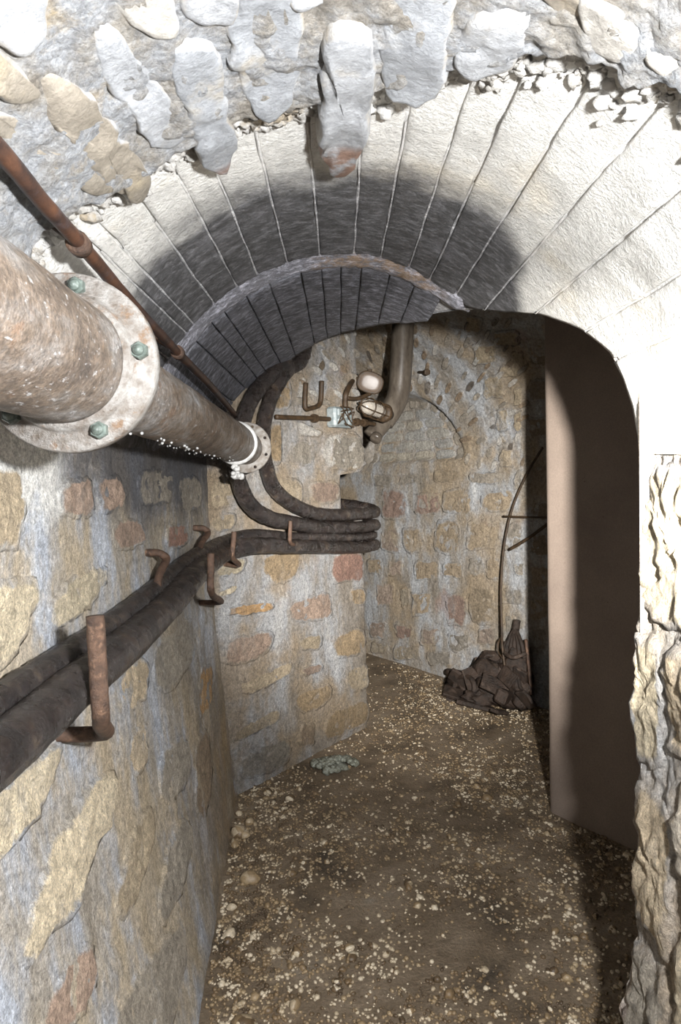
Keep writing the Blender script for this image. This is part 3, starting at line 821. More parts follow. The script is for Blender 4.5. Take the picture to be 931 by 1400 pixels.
# projecting corner stone above the cables
_ = stone(PIER, px_poly(PIER, [(452, 600), (478, 590), (497, 600), (499, 640), (474, 644), (450, 640)]), 0.014, M_ST_P, pier, tone('g'), name='corner_stone', rough=0.02, M=30, bev=0.02)

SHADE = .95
# ================================================================== FAR WALL with its blind arch
ul = FAR.hit(420, 700)[0] - 1.6
def fw_h(u, v, p):
    k = 1.8 if v > SPR else 1.0
    return 0.010 * k * fbm(p, 5, 2) + 0.006 * k * fbm(p, 18, 4)
fvs = lin(-0.03, SPR, 60) + lin(SPR + 0.015, SPR + FAR.R * PI / 2, 80)
wall_far = struct(grid('wall_far', FAR, lin(ul, 3.9, 260), fvs, fw_h, M_MORT_F))
FST = [('o', 593, 643, 632, 661), ('g', 545, 646, 585, 663), ('g', 640, 645, 690, 662), ('g', 508, 648, 538, 664),
 ('r', 520, 668, 558, 712), ('r', 565, 672, 603, 706), ('o', 606, 668, 650, 706), ('o', 658, 670, 700, 700), ('g', 703, 645, 716, 674),
 ('p', 522, 722, 546, 755), ('o', 551, 720, 580, 755), ('o', 591, 712, 630, 757), ('o', 637, 710, 680, 752), ('o', 500, 720, 513, 748),
 ('o', 503, 762, 523, 785), ('p', 530, 766, 551, 788), ('o', 568, 765, 600, 793), ('o', 603, 766, 636, 792), ('g', 641, 763, 660, 788), ('o', 664, 760, 686, 790), ('g', 702, 768, 717, 786),
 ('p', 515, 796, 540, 828), ('o', 563, 806, 592, 845), ('r', 608, 808, 638, 858), ('o', 643, 800, 676, 850), ('g', 686, 804, 716, 828), ('t', 546, 802, 560, 830),
 ('r', 540, 852, 564, 874), ('p', 506, 850, 528, 874), ('p', 574, 858, 604, 882), ('p', 652, 858, 680, 882), ('g', 612, 864, 646, 892), ('t', 540, 882, 575, 902), ('g', 585, 890, 618, 912),
 ('g', 690, 715, 716, 752), ('t', 508, 878, 532, 893), ('g', 688, 838, 716, 866),
 ('n', 722, 640, 750, 672), ('n', 724, 684, 752, 715), ('n', 722, 728, 752, 760), ('n', 724, 772, 752, 806), ('n', 724, 815, 752, 850), ('d', 724, 858, 752, 892),
 ('n', 722, 470, 750, 500), ('n', 722, 520, 750, 552), ('n', 722, 570, 750, 600)]
for t, a, b_, c, d in FST: stone(FAR, px_poly(FAR, px_box(a, b_, c, d)), 0.004, M_ST_F, wall_far, tone(t, 14, .55), rough=0.012, M=24, bev=0.03, wob=.014)
for a, b_, c, d in ((636, 432, 660, 455), (672, 452, 712, 472), (645, 468, 680, 500), (685, 500, 712, 515), (662, 512, 690, 545), (703, 530, 715, 555), (703, 562, 715, 590), (680, 557, 697, 590), (687, 595, 694, 606), (683, 612, 703, 637), (700, 480, 716, 494)):
    stone(FAR, px_poly(FAR, px_box(a, b_, c, d)), 0.012, M_ST_F, wall_far, tone('t'), rough=0.014, M=22, bev=0.02, wob=.016)
# blocks of the blind arch, course by course, and its ring
cn, hw, top = FAR.niche
class Niche(Surf):
    def P(s, u, z, h): return FAR.o + FAR.e * u + Vector((0, 0, z)) + FAR.n * (h - 0.05 * sstep(SPR, SPR + 0.05, z))
NI = Niche()
rows = 5
for r in range(rows):
    z0 = SPR + 0.02 + (top - SPR - 0.09) * r / rows; z1 = SPR + 0.02 + (top - SPR - 0.09) * (r + 1) / rows - 0.005
    def half(z): return (hw - 0.07) * math.sqrt(max(0, 1 - ((z - SPR) / (top - SPR - 0.05)) ** 2))
    w0, w1 = half(z0), half(z1); nb = max(2, round(2 * w0 / 0.24)); 
    for i in range(nb):
        f0, f1 = i / nb + (0.0 if i == 0 else random.uniform(-.06, .06) / nb), (i + 1) / nb
        a0, a1 = cn - w0 + 2 * w0 * f0 + 0.003, cn - w0 + 2 * w0 * f1 - 0.003; b0, b1 = cn - w1 + 2 * w1 * f0 + 0.003, cn - w1 + 2 * w1 * f1 - 0.003
        stone(NI, [(a0, z0), (a1, z0), (b1, z1), (b0, z1)], 0.008, M_ST_F, wall_far, srgb(*(random.choice(((176, 172, 162), (168, 166, 160), (182, 174, 158))))), name='arch_block', rough=0.003, M=20, bev=0.006, wob=0.002)
for i in range(13):
    t0, t1 = PI * i / 13 + 0.02, PI * (i + 1) / 13 - 0.02
    q = lambda t, k: (cn - math.cos(t) * (hw - k), SPR + math.sin(t) * (top - SPR - k))
    stone(NI, [q(t0, .06), q((t0 + t1) / 2, .06), q(t1, .06), q(t1, -.03), q((t0 + t1) / 2, -.03), q(t0, -.03)], 0.012, M_ST_F, wall_far, tone('g', 8), name='arch_ring_stone', rough=0.004, M=18, bev=0.008, wob=0.004)
# rubble set on edge round the blind arch
cnt = 0; placed = []
while cnt < 120:
    x, y = random.uniform(400, 716), random.uniform(440, 640)
    q = math.hypot((x - 567) / 63, (y - 640) / 96 if y < 640 else 0)
    if q < 1.12 or (x > 660 and y < 640 and random.random() < .8) or (x < 500 and y > 560): continue
    if x < 498 and y > 500 - (x - 400) * .0: 
        pass
    if any(math.hypot((x - a) / 13, (y - c) / 18) < 1 for a, c in placed): continue
    placed.append((x, y)); cnt += 1
    an = math.atan2(y - 640, x - 567); l, w2 = random.uniform(7, 11), random.uniform(3, 5.5)
    ca, sa = math.cos(an), math.sin(an)
    if abs(sa) < .35: ca, sa = 0.3, -0.95
    pts = [(x + ca * i * l - sa * j * w2, y + sa * i * l + ca * j * w2) for i, j in ((-1, -.6), (-1, .6), (0, 1), (1, .6), (1, -.6), (0, -1))]
    sf = PIER if x < 494 else FAR
    stone(sf, px_poly(sf, pts), random.uniform(0.006, 0.016), M_ST_P if sf is PIER else M_ST_F, pier if sf is PIER else wall_far, tone(random.choice('ggwnnwd')), rough=0.008, M=12, bev=0.012)

# ================================================================== CONCRETE WALL, chamber roof and ends
ed = (EB - EA); ed.z = 0; ed.normalize(); bk = Vector((-ed.y, ed.x, 0))
if bk.y < 0: bk = -bk
prof = []
for t in lin(0, 1, 9):      # rounded leading corner
    a = t * PI / 2; prof.append(EA + ed * (0.035 * (1 - math.sin(a))) + bk * (0.035 * (1 - math.cos(a))))
prof = prof[::-1]
prof += [EA + ed * s for s in (0.06, 0.12, 0.2, 0.35, 0.6, 1.0, 1.7)]
prof = [EA + bk * 0.42 + ed * 0.02] + prof
prof += [prof[-1] + bk * 0.42]
V = []; zc = lin(-0.03, 2.75, 40)
for z in zc:
    for p in prof: V.append(Vector((p.x, p.y, z)) + Vector((0.003 * fbm((p.x, p.y, z), 3, 2), 0.004 * fbm((p.x, p.y, z), 3, 8), 0)))
n_ = len(prof)
F = [(j * n_ + i, j * n_ + (i + 1) % n_, (j + 1) * n_ + (i + 1) % n_, (j + 1) * n_ + i) for j in range(len(zc) - 1) for i in range(n_)]
struct(mesh_obj('wall_concrete', V, F, M_CONC))
V = [Vector(v) for v in ((-2.5, 1.2, 2.73), (3.6, 1.2, 2.73), (3.6, 8.6, 2.73), (-2.5, 8.6, 2.73), (-2.5, 1.2, 2.85), (3.6, 1.2, 2.85), (3.6, 8.6, 2.85), (-2.5, 8.6, 2.85))]
struct(mesh_obj('ceiling_chamber', V, [(3, 2, 1, 0), (4, 5, 6, 7), (0, 1, 5, 4), (1, 2, 6, 5), (2, 3, 7, 6), (3, 0, 4, 7)], M_ROUGH, smooth=False))
wall_box('wall_right_end', (3.1, 1.0), (3.1, 4.4), 0, 2.75, 0.1, M_MORT)
wall_box('wall_left_end', (-1.9, 4.2), (-1.2, 8.4), 0, 2.75, 0.1, M_MORT)

# ================================================================== WATER PIPE
f1 = at(95, 498, 1.05); f2 = at(336, 612, 3.1)
ax = (f2 - f1).normalized()
wp = empty('water_pipe', f1); tag(wp, 'large grey-brown iron water pipe with bolted flange running along the side wall', 'pipe')
def pipe_part(name, a, c, r, mat=M_PIPE, seg=40, n=30, nzs=0.003, parent=wp):
    pts = [a.lerp(c, i / n) for i in range(n + 1)]
    V, F = tube_data(pts, r, seg, nzs, 14); return part(mesh_obj(name, V, F, mat), parent)
pipe_part('pipe_section', f1 - ax * 2.4, f1 - ax * 0.012, 0.093, n=60)
pipe_part('pipe_section', f1 + ax * 0.012, f2 - ax * 0.30, 0.078, n=60)
pipe_part('pipe_section', f2 - ax * 0.30, f2 - ax * 0.008, 0.076)
R1 = 0.135
V, F = merge(lathe_data(f1, ax, [(-0.034, 0.091), (-0.034, 0.100), (-0.020, 0.104), (-0.014, 0.108), (-0.014, R1 - .003), (-0.011, R1), (0.011, R1), (0.014, R1 - .003), (0.014, 0.072)], 64))
fl = part(mesh_obj('flange', V, F, M_FLANGE), wp)
_up = (EZ - ax * ax.z).normalized(); _sd = ax.cross(_up)
if _sd.x < 0: _sd = -_sd
for d in (79, 7, -65, -137, 151):
    a = math.radians(d); c = f1 - ax * 0.014 + (_sd * math.cos(a) + _up * math.sin(a)) * 0.1135
    hexd = lathe_data(c, -ax, [(0, 0.0135), (0.010, 0.0135), (0.012, 0.0118)], 6)
    dome = lathe_data(c, -ax, [(0.010, 0.009), (0.016, 0.008), (0.020, 0.004), (0.021, 0.001)], 14)
    V, F = merge(hexd, dome); part(mesh_obj('bolt', V, F, M_BOLT, smooth=False), fl)
V, F = lathe_data(f2, ax, [(-0.010, 0.074), (-0.010, 0.112), (-0.007, 0.115), (0.007, 0.115), (0.010, 0.112), (0.010, 0.06)], 48)
efl = part(mesh_obj('end_flange', V, F, M_FLANGE), wp)
for d in (25, 115, 205, 295, 340, 70):
    a = math.radians(d); c = f2 - ax * 0.0102 + (_sd * math.cos(a) + _up * math.sin(a)) * 0.098
    V, F = lathe_data(c, -ax, [(0, .007), (.003, .007), (.003, .004)], 10); part(mesh_obj('hole_shade_disc', V, F, M_CABLE), efl)  # solid dark disc, its colour stands in for shade inside a bolt hole
V, F = lathe_data(f2 - ax * 0.31, ax, [(-.012, .079), (-.010, .088), (.004, .090), (.012, .086), (.014, .076)], 40)
part(mesh_obj('collar', V, F, M_CRUST), wp)
D = [lump(f2 - ax * 0.31 - _up * 0.09 + Vector((random.gauss(0, .01), random.gauss(0, .01), -random.random() * .05)), random.uniform(.008, .016), amp=.4, base=ICO2) for _ in range(16)]
D += [lump(f1 + ax * random.uniform(.03, 1.6) - _up * 0.079 + _sd * random.gauss(0, .02), random.uniform(.002, .0045), amp=.4) for _ in range(45)]
V, F = merge(*D); part(mesh_obj('mineral_crust', V, F, M_CRUST), wp)['kind'] = 'stuff'

# ================================================================== RUSTY ROD along the vault
class _V(Vault): pass
VR = Vault(RB - 0.078)
rp = [march(x, y, VR.sdf) for x, y in ((-60, 150), (0, 206), (60, 278), (120, 345), (180, 415), (243, 482), (290, 530), (322, 568))]
a_, b_ = rp[1], rp[-1]
rod = empty('conduit_rod', a_); tag(rod, 'thin rusty conduit rod clipped diagonally along the vault above the flanged pipe', 'rod')
ppts = [Vector((lerp(a_.x, p.x, 1), p.y, p.z)) for p in rp]
part(tube('rod', ppts, 0.0125, M_ROD, seg=12, nzs=0.0015, nfr=30), rod)
for (x, y) in ((108, 334), (243, 482)):
    c = march(x, y, VR.sdf); i = min(range(len(ppts) - 1), key=lambda k: (ppts[k] - c).length); t = (ppts[i + 1] - ppts[max(0, i - 1)]).normalized()
    ring = lathe_data(c, t, [(-.014, .014), (-.012, .019), (.012, .019), (.014, .014)], 16)
    out = (Vector((c.x - VCX, 0, c.z - VCZ))).normalized()
    leg = tube_data([c + out * (.0 + .08 * k / 5) for k in range(6)], .007, 8)
    V, F = merge(ring, leg); part(mesh_obj('clip', V, F, M_RUST), rod)

# ================================================================== CABLES
def lwp(x, y, off): return march(x, y, lambda q: LW.sdf(q) - off)
def pp(x, y, off): return march(x, y, lambda q: PIER.sdf(q) - off)
def zz(x, y): return PIER.hit(x, y)[1]
z1 = zz(480, 703); z2 = z1 - .076; z3 = z2 - .062; z4 = z3 - .062
def wrap(z, off, r):
    k = r + .034
    return [PIER.P(L - 0.14, z, off), PIER.P(L - 0.02, z, off), PIER.P(L + k * .75, z, k * .5), PIER.P(L + k, z, -0.05) + g_dir * 0.02, PIER.P(L + k, z, -0.03) + g_dir * 0.35, PIER.P(L + k, z, -0.03) + g_dir * 0.9]
def cable(name, P, r, r2, label):
    return tag(tube(name, P, r, M_CABLE, n=10, seg=18, nzs=0.005, nfr=26, rf=lambda t: lerp(r, r2, sstep(.45, .7, t))), label, 'cable', 'cables along the gallery wall')
cable('cable', [11 * lwp(-40, 984, .044) - 10 * lwp(0, 958, .044), lwp(-40, 984, .044), lwp(0, 958, .044), lwp(62, 917, .044), lwp(140, 863, .044), lwp(220, 800, .046), lwp(262, 764, .05), pp(314, 738, .05), pp(350, 731, .045), pp(400, 734, .045)] + wrap(z3, .045, .024), .031, .024,
      'thinner black cable lying on the wall side of the pair on the hooks')
cable('cable', [6.5 * lwp(-60, 1080, .105) - 5.5 * lwp(30, 1004, .105), lwp(-60, 1080, .105), lwp(30, 1004, .105), lwp(100, 942, .105), lwp(180, 875, .105), lwp(235, 822, .10), lwp(268, 785, .10), pp(308, 755, .125), pp(350, 746, .115), pp(400, 747, .10)] + wrap(z4, .055, .034), .044, .034,
      'thick black cable resting in the crooks of the big rusty hooks')
cable('cable', [PIER.P(PIER.hit(392, 485)[0], 2.65, .06), pp(392, 485, .06), pp(368, 514, .06), pp(346, 542, .065), pp(333, 572, .07), pp(323, 610, .075), pp(323, 646, .08), pp(340, 688, .09), pp(368, 708, .09), pp(400, 715, .08), pp(440, 721, .06)] + wrap(z2, .055, .036), .040, .036,
      'wet tarred cable dropping past the pipe end, outer of the two bends')
wr = [PIER.P(L - .02, z1, .055), PIER.P(L + .055, z1 + .012, .03), PIER.P(L + .07, z1 + .03, -.05) + g_dir * .03, PIER.P(L + .04, z1 + .05, -.06) + g_dir * .25, PIER.P(L + .03, z1 + .04, -.06) + g_dir * .8]
cable('cable', [PIER.P(PIER.hit(416, 482)[0], 2.65, .06), pp(416, 482, .06), pp(393, 506, .06), pp(374, 536, .06), pp(362, 572, .06), pp(360, 610, .06), pp(365, 641, .06), pp(375, 668, .06), pp(398, 688, .06), pp(427, 701, .058), pp(456, 704, .055)] + wr, .038, .036,
      'wet tarred cable dropping past the pipe end, inner of the two bends')

# ================================================================== HOOKS
def hook(P, r, label, group=None):
    o = tube('cable_hook', P, r, M_RUST, n=8, seg=12, nzs=0.002, nfr=40); tag(o, label, 'hook', group); return o
hb = LW.P(*LW.hit(80, 1008), -.03)
e1 = at(140, 990, hb.y - .06)
def lh(base_px, elbow_px, top_px, out, r, label, surf, lift=0.0):
    u, v = surf.hit(*base_px); b0 = surf.P(u, v, -.03); b1 = surf.P(u, v, out * .55)
    def onray(px, off):
        # point of the pixel ray that stands `off` from the wall
        cls = surf
        p = march(px[0], px[1], lambda q: cls.sdf(q) - off); return p
    e = onray(elbow_px, out); t = onray(top_px, out)
    return hook([b0, b1, e.lerp(b1, .25) , e + (t - e) * 0.12, e.lerp(t, .5), t], r, label)
lh((78, 1004), (138, 985), (130, 842), .172, .0165, 'big rusty hook holding the thick cable, below the bolted flange', LW)
lh((272, 824), (288, 812), (288, 757), .165, .0125, 'rusty hook at the end of the side wall, before the pier', LW)
lh((306, 771), (317, 762), (320, 727), .185, .012, 'rusty hook on the stone pier beside its near edge', PIER)
lh((388, 747), (396, 742), (397, 712), .16, .010, 'slim rusty hook strapping the wet cable bundle on the pier', PIER)
def up_hook(px_top, px_low, r, label):
    u, v = LW.hit(*px_top); t = LW.P(u, v, -.02); q = march(px_low[0], px_low[1], lambda p: LW.sdf(p) - .06)
    hook([t, LW.P(u, v, .03), LW.P(u + .006, v - .008, .05), LW.P(u + .01, v - .025, .06), t.lerp(q, .6) + EX * .03, q, q + (q - t) * .35 + EX * -.03], r, label)
up_hook((200, 756), (214, 806), .0125, 'rusty peg bent down from the wall above the middle of the cable run')
up_hook((264, 722), (271, 758), .0125, 'rusty peg bent down from the wall next to the pier corner')

# ================================================================== DOWNPIPE AND LAMPS on the pier head
dp = empty('downpipe', at(548, 540, 4.45)); tag(dp, 'grey metal downpipe bending towards the pier under the vault', 'pipe')
d0 = at(551, 440, 4.45); top_ = d0 + (d0 - at(548, 530, 4.45)).normalized() * 0.8
part(tube('upper_pipe', [top_, d0, at(549, 490, 4.45), at(545, 536, 4.45), at(537, 557, 4.43), at(524, 576, 4.40)], .072, M_DOWN, seg=28, n=8), dp)
part(tube('elbow', [at(535, 562, 4.43), at(524, 577, 4.40), at(507, 598, 4.36)], .058, M_DOWN, seg=24, n=6), dp)
V, F = lathe_data(at(514, 599, 4.30), (at(514, 599, 4.30) - at(520, 588, 4.36)), [(-.03, .02), (-.02, .036), (.012, .038), (.02, .03)], 20); part(mesh_obj('end_lug', V, F, M_DOWN), dp)

cd = empty('conduit_pipe', pp(420, 571, .02)); tag(cd, 'thin rusty conduit running level across the pier head to the lamps', 'conduit')
part(tube('tube', [pp(377, 570, .03), pp(400, 571, .03), pp(450, 573, .03), pp(500, 578, .03), pp(512, 580, .03)], .013, M_DRUST, seg=10), cd)
for x, y in ((430, 572), (488, 577), (498, 578)):
    V, F = lathe_data(pp(x, y, .03), PIER.e, [(-.014, .012), (-.014, .024), (.014, .024), (.014, .012)], 8); part(mesh_obj('coupling', V, F, M_DRUST, smooth=False), cd)
br = tube('bracket', [pp(418, 524, .03), pp(417, 545, .035), pp(418, 558, .035), pp(426, 558, .035), pp(436, 554, .035), pp(439, 545, .035), pp(440, 521, .035)], .014, M_DRUST, seg=8)
tag(br, 'U-shaped rusty bracket on the pier head above the conduit', 'bracket')
jb = empty('junction_box', pp(464, 571, .0)); tag(jb, 'broken pale blue junction box on the conduit with loose wires', 'junction box')
n_, e_ = PIER.n, PIER.e
c0 = pp(464, 571, .035); part(mesh_obj('box_body', *box_data(c0, e_, EZ, n_, .085, .058, .035, .012), M_BOX, smooth=False), jb)
for dx, dz, sx, sz in ((-.03, .025, .04, .022), (.035, .02, .028, .025), (-.02, -.028, .05, .02), (.045, -.03, .022, .018)):
    part(mesh_obj('terminal', *box_data(c0 + e_ * dx + EZ * dz + n_ * .036, e_, EZ, n_, sx, sz, .012, .006), M_BOX, smooth=False), jb)
for k in range(6):
    P = [c0 + n_ * .04 + e_ * random.uniform(-.09, .09) + EZ * random.uniform(-.06, .06) + n_ * random.uniform(.01, .03) for _ in range(4)]
    part(tube('wire', P, .0035, M_DRUST, seg=6, n=6), jb)
# bulkhead lamp with oval lens on a curved arm
lc = pp(506, 523, .09); vn = (CAM - lc).normalized(); lx = (EX - vn * vn.x).normalized(); lz = vn.cross(lx)
if lz.z < 0: lz = -lz
lx2 = (lx * math.cos(-.35) + lz * math.sin(-.35)); lz2 = (-lx * math.sin(-.35) + lz * math.cos(-.35))
bl = empty('bulkhead_lamp', lc); tag(bl, 'rusty bulkhead lamp with oval cream lens on a curved arm', 'lamp')
def oval(prof, c, rx, ry, p=2.6, seg=36):
    V = []; F = []
    for d, s in prof:
        for k in range(seg):
            a = 2 * PI * k / seg; ca, sa = math.cos(a), math.sin(a)
            x = math.copysign(abs(ca) ** (2 / p), ca) * rx * s; y = math.copysign(abs(sa) ** (2 / p), sa) * ry * s
            V.append(c + lx2 * x + lz2 * y + vn * d)
    for i in range(len(prof) - 1):
        for k in range(seg):
            l = (k + 1) % seg; F.append((i * seg + k, i * seg + l, (i + 1) * seg + l, (i + 1) * seg + k))
    F.append(tuple(reversed(range(seg)))); F.append(tuple(range((len(prof) - 1) * seg, len(prof) * seg))); return V, F
V, F = oval([(-.06, .55), (-.03, .98), (.008, 1.12), (.014, 1.08), (.014, .95)], lc, .072, .058); part(mesh_obj('housing', V, F, M_DRUST), bl)
V, F = oval([(.0, .98), (.010, .98), (.014, .9), (.016, .6), (.017, .2)], lc, .072, .058); part(mesh_obj('lens', V, F, M_LENS), bl)
part(tube('arm', [lc - lx * .07 + lz * .02 - vn * .02, lc - lx * .10 + lz * .02 - vn * .03, pp(474, 536, .05), pp(472, 552, .04), pp(474, 572, .035)], .016, M_DRUST, seg=10), bl)
part(tube('brace', [pp(474, 544, .04), pp(488, 545, .06), lc - lz * .066], .012, M_DRUST, seg=8), bl)
V, F = lathe_data(lc + lz * .06, lz, [(0, .014), (.018, .014), (.02, .008)], 8); part(mesh_obj('lug', V, F, M_DRUST, smooth=False), bl)
# caged lamp beside it
ca, cb = pp(496, 554, .11), at(528, 566, 4.2)
cax = (cb - ca).normalized(); cl = empty('caged_lamp', ca); tag(cl, 'small lamp in a rusty wire cage between lens lamp and downpipe', 'lamp')
Lc = (cb - ca).length
V, F = lathe_data(ca, cax, [(.0, .012), (.01, .034), (.05, .042), (Lc * .7, .040), (Lc * .85, .03)], 20); part(mesh_obj('glass', V, F, M_GLASS), cl)
V, F = lathe_data(ca + cax * Lc * .82, cax, [(0, .03), (0, .056), (.03, .058), (.05, .045), (.08, .03)], 20); part(mesh_obj('cap', V, F, M_DRUST), cl)
u_ = (EZ - cax * cax.z).normalized(); v_ = cax.cross(u_)
for k in range(6):
    a = 2 * PI * k / 6; d = u_ * math.cos(a) + v_ * math.sin(a)
    part(tube('cage_wire', [ca - cax * .02, ca - cax * .01 + d * .03, ca + cax * .03 + d * .052, ca + cax * Lc * .5 + d * .056, ca + cax * Lc * .85 + d * .054], .004, M_DRUST, seg=6), cl)
for t in (.25, .6):
    pts = [ca + cax * Lc * t + (u_ * math.cos(2 * PI * k / 20) + v_ * math.sin(2 * PI * k / 20)) * .056 for k in range(21)]
    V, F = tube_data(pts, .004, 6); part(mesh_obj('cage_ring', V, F, M_DRUST), cl)
# bolt in the far vault
q = FAR.hit(566, 512); bp = FAR.P(q[0], q[1], .0); be = march(583, 509, lambda p: FAR.sdf(p) - .10)
wb = empty('wall_bolt', bp); tag(wb, 'long rusty bolt with square head sticking out beside the downpipe', 'bolt')
part(tube('shank', [FAR.P(q[0], q[1], -.03), be], .011, M_DRUST, seg=8), wb)
V, F = lathe_data(be, (be - bp), [(-.01, .012), (-.01, .024), (.02, .024), (.022, .018)], 6); part(mesh_obj('head', V, F, M_DRUST, smooth=False), wb)

# ================================================================== SCRAP HEAP, RODS
def fl_pt(x, y): return floor_hit(x, y)
def scrap_box(px, py, ex, sx, sy, sz, tilt, label, h=None, d=None):
    base = fl_pt(px, py) if d is None else at(px, py, d)
    if h is not None: base.z = h
    a, t1, t2 = tilt
    R = Matrix.Rotation(a, 3, 'Z') @ Matrix.Rotation(t1, 3, 'X') @ Matrix.Rotation(t2, 3, 'Y')
    V, F = box_data((0, 0, 0), R @ EX, R @ EY, R @ EZ, sx, sy, sz, min(sx, sy, sz) * .35)
    V = [v + Vector((nz(v, 9, px), nz(v, 9, py), nz(v, 9, px + py))) * .012 for v in V]
    o = mesh_obj('scrap_plate', V, F, M_SCRAP, smooth=False); o.location = base; return o
def heap(px, py, d): return at(px, py, d)
hp = fl_pt(672, 965)
hd = hp.y
def fp(x, y, off):
    return march(x, y, lambda q: FAR.sdf(q) - off)
def hpt(x, y, off):         # a point of the heap standing `off` in front of the far wall, never under the floor
    p = fp(x, y, off); p.z = max(p.z, 0.02); return p
GS = 'scrap metal pieces in the heap'
SC = [  # px, py, distance from the far wall, half sizes, tilts, label
 (664, 925, .24, (.15, .010, .11), (-.6, -.6, -.55), 'broad rusty plate leaning in the middle of the scrap heap'),
 (702, 905, .14, (.09, .009, .12), (-.5, -.25, .15), 'rusty sheet standing upright near the top of the scrap heap'),
 (640, 935, .24, (.14, .012, .05), (-.7, .4, .55), 'narrow rusty strip sloping to the floor on the heap flank'),
 (628, 950, .30, (.11, .05, .012), (-.3, .35, .3), 'flat rusty sheet at the foot of the heap towards the pier'),
 (650, 964, .36, (.12, .045, .014), (-.5, -.15, .1), 'flat rusty bar lying on gravel at the heap front'),
 (688, 952, .32, (.06, .04, .045), (.9, .4, .3), 'blocky rusty casting low on the scrap heap'),
 (710, 935, .20, (.05, .010, .12), (-.9, .3, .35), 'narrow rusty plate on the concrete side of the heap'),
 (668, 897, .14, (.055, .03, .045), (.2, .6, .3), 'rusty block under the foot of the leaning rod'),
 (652, 908, .12, (.05, .02, .04), (1.1, .2, .5), 'small rusty block near the wall side of the heap'),
 (684, 972, .42, (.06, .03, .010), (.7, .1, .3), 'small rusty scrap flake on the gravel before the heap'),
 (719, 955, .26, (.035, .012, .07), (-.6, .5, -.5), 'short rusty offcut by the shadow of the concrete wall'),
 (676, 938, .34, (.09, .006, .06), (.4, -.8, .7), 'thin torn rusty sheet across the heap front'),
 (694, 925, .28, (.07, .006, .05), (-1.0, -.5, .3), 'small bent rusty sheet below the upright one'),
 (620, 958, .33, (.05, .03, .010), (.9, .15, -.2), 'rusty flake on the gravel at the pier side of the heap'),
]
for px, py, off, (sx, sy, sz), tl, lb in SC:
    p = hpt(px, py, off); p.z = max(p.z, 0.6 * min(sx, sy, sz) + 0.015)
    o = scrap_box(px, py, None, sx, sy, sz, tl, lb); o.location = p; tag(o, lb, 'scrap metal', GS)
def scrap_lump(px, py, off, r, sc, lb, rot=0.0):
    V, F = lump((0, 0, 0), r, ICO3, .8, 1.9, sc, rot); V = [v + Vector((nz(v, 16, 3), nz(v, 16, 8), nz(v, 16, 5))) * r * .18 for v in V]
    o = mesh_obj('rust_lump', V, F, M_SCRAP); o.location = hpt(px, py, off); tag(o, lb, 'scrap metal', GS)
scrap_lump(678, 940, .20, .15, (1.15, .6, .95), 'large crumpled rusty mass forming the core of the heap', -.7)
scrap_lump(703, 918, .14, .11, (.9, .6, 1.2), 'crumpled rusty bundle below the heap top', -.7)
scrap_lump(634, 940, .20, .09, (1.4, .6, .7), 'rounded rusty hood lying on the heap edge', -.6)
scrap_lump(656, 955, .30, .08, (1.3, .8, .7), 'rusty clod low in the heap front')
scrap_lump(712, 948, .20, .09, (.7, .7, 1.2), 'rusty clod in the heap by the concrete wall')
def ptube(name, pts, r, label, cat, mat=M_DRUST, group=None, seg=8):
    return tag(tube(name, pts, r, mat, seg=seg), label, cat, group)
ptube('scrap_tube', [hpt(612, 918, .14), hpt(630, 921, .17), hpt(652, 927, .22)], .024, 'short rusty tube end jutting from the heap towards the pier', 'scrap metal', M_SCRAP, GS, seg=14)
ptube('scrap_tube', [hpt(700, 880, .10), hpt(704, 866, .09), hpt(707, 848, .08)], .024, 'stubby rusty spout crowning the scrap heap', 'scrap metal', M_SCRAP, GS, seg=14)
for k, (bx, lb) in enumerate(((690, 'rusty strap rising to the heap spout on the pier side'), (697, 'rusty strap rising to the heap spout beside the leaning rod'), (703, 'middle rusty strap rising to the heap spout'), (710, 'rusty strap of the heap spout beside the last one'), (717, 'rusty strap rising to the heap spout on the concrete side'))):
    ptube('scrap_strap', [hpt(bx, 900, .15), hpt(lerp(bx, 704, .25), 882, .14), hpt(lerp(bx, 704, .65), 868, .11), hpt(704, 858, .09)], .014, lb, 'scrap metal', M_SCRAP, 'rusty straps at the heap top')
ptube('scrap_hoop', [hpt(620, 945, .26), hpt(624, 930, .26), hpt(634, 924, .28), hpt(646, 930, .30), hpt(648, 945, .32), hpt(640, 956, .33)], .018, 'bent rusty hoop on the heap flank', 'scrap metal', M_SCRAP, GS)
ptube('scrap_hoop', [hpt(690, 893, .22), hpt(702, 899, .24), hpt(719, 893, .20)], .014, 'rusty curved strap across the heap top', 'scrap metal', M_SCRAP, GS)
ptube('scrap_hoop', [hpt(708, 925, .24), hpt(712, 940, .27), hpt(722, 952, .28), hpt(728, 962, .28)], .012, 'curved rusty rib at the concrete side of the heap', 'scrap metal', M_SCRAP, GS)
ptube('scrap_bar', [hpt(719, 874, .10), hpt(723, 910, .14), hpt(727, 950, .18)], .012, 'notched grey bar leaning on the heap by the concrete wall', 'scrap metal', M_RUST, GS)
ptube('leaning_rod', [hpt(690, 912, .22), fp(687, 885, .20), fp(686, 860, .16), fp(685, 800, .12), fp(690, 740, .09), fp(702, 690, .07), fp(722, 645, .06), fp(742, 612, .06)], .008, 'long thin bent rod rising from the scrap heap to the dark recess', 'rod')
ptube('level_rod', [fp(688, 706, .08), fp(720, 707, .09), fp(762, 708, .10)], .007, 'thin level rod standing out from the dark wall recess', 'rod')
ptube('slanting_rod', [fp(697, 751, .12), fp(722, 736, .12), fp(760, 708, .12)], .011, 'short slanting rod below the level rod', 'rod')
ptube('wire_loop', [hpt(687, 900, .2), fp(681, 890, .18), fp(682, 876, .17), fp(687, 872, .17)], .006, 'small wire loop at the foot of the leaning rod', 'wire')

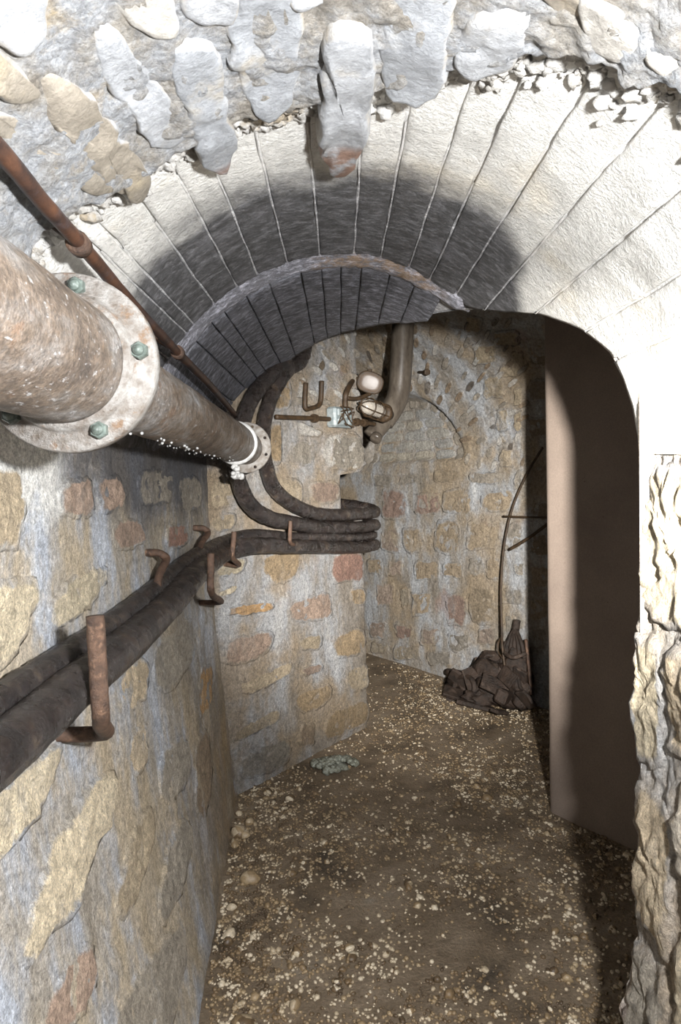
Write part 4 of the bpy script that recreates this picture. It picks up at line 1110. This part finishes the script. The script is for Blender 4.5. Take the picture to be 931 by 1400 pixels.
# ================================================================== MINERAL DEPOSIT
mp = fl_pt(458, 1050); D = []
for i in range(60):
    a = random.uniform(0, 2 * PI); d = random.random() ** .6
    D.append(lump((d * .13 * math.cos(a), d * .09 * math.sin(a), .015 + .03 * (1 - d)), random.uniform(.010, .028), amp=.6, scale=(1, 1, .8)))
D.append(lump((0, 0, .0), .06, ICO3, .4, 1.6, (1.2, .8, .45)))
V, F = merge(*D); o = mesh_obj('mineral_deposit', V, F, M_MINERAL); o.location = (mp.x, mp.y, 0.005)
tag(o, 'pale green crumbly mineral deposit on the gravel at the pier foot', 'mineral deposit')

# ================================================================== GRAVEL
shapes = []
for k in range(7):
    V, F = lump((0, 0, 0), 1.0, ICO2, .35, 1.2, (1, random.uniform(.65, .95), random.uniform(.5, .75)))
    me = bpy.data.meshes.new('pebble'); me.from_pydata([tuple(v) for v in V], [], F); me.update()
    me.polygons.foreach_set('use_smooth', [True] * len(F)); me.materials.append(M_PEB); shapes.append(me)
def on_floor(x, y):
    if x < left_x(y, 0) + 0.01 and y < 3.4: return False
    if PIER.sdf(Vector((x, y, 0))) < 0.0 and (Vector((x, y, 0)) - PIER.o).dot(PIER.e) < L: return False
    if FAR.sdf(Vector((x, y, 0))) < 0.02: return False
    q = Vector((x, y, 0)) - EA
    if q.dot(ed) > 0 and q.dot(bk) > -0.01: return False
    return True
def density(x, y):
    n = fbm((x, y, 0), 1.7, 21, 3)
    d = 0.42 + 1.5 * n
    wl = x - left_x(y, 0)
    if y < 3.4: d += 0.8 * sstep(.35, .03, wl)
    d += 0.5 * sstep(2.4, 3.2, y) * sstep(.2, .7, x)
    return max(0.05, min(1, d))
def scatter():
    while True:
        y = 1.5 + (6.0 - 1.5) * random.random() ** 1.25; hwid = y * 0.50
        x = random.uniform(-.26 * y, hwid)
        if on_floor(x, y) and random.random() < density(x, y): return x, y
for i in range(300):
    while True:
        x, y = scatter()
        if y < 3.6: break
    r = random.uniform(.010, .017) * (1.0 if random.random() < .86 else 1.6)
    if x - left_x(y, 0) < .14 and y < 3.2 and random.random() < .35: r *= 1.7
    o = bpy.data.objects.new('pebble', shapes[i % 7]); COL.objects.link(o); o.parent = floor
    o.location = (x, y, floor_h(x, y) + r * .18); o.scale = (r, r, r); o.rotation_euler = (random.uniform(-.3, .3), random.uniform(-.3, .3), random.uniform(0, 6.28))
VV = []; FF = []
for i in range(21000):
    x, y = scatter(); r = min(.011, random.lognormvariate(math.log(.0056), .36))
    v, f = lump((x, y, floor_h(x, y) + r * .25), r, amp=.3, scale=(1, random.uniform(.6, 1), .65), rot=random.uniform(0, 6.28))
    o = len(VV); VV += v; FF += [(a + o, b + o, c + o) for a, b, c in f]
gv = mesh_obj('gravel', VV, FF, M_PEB, floor); gv['kind'] = 'stuff'
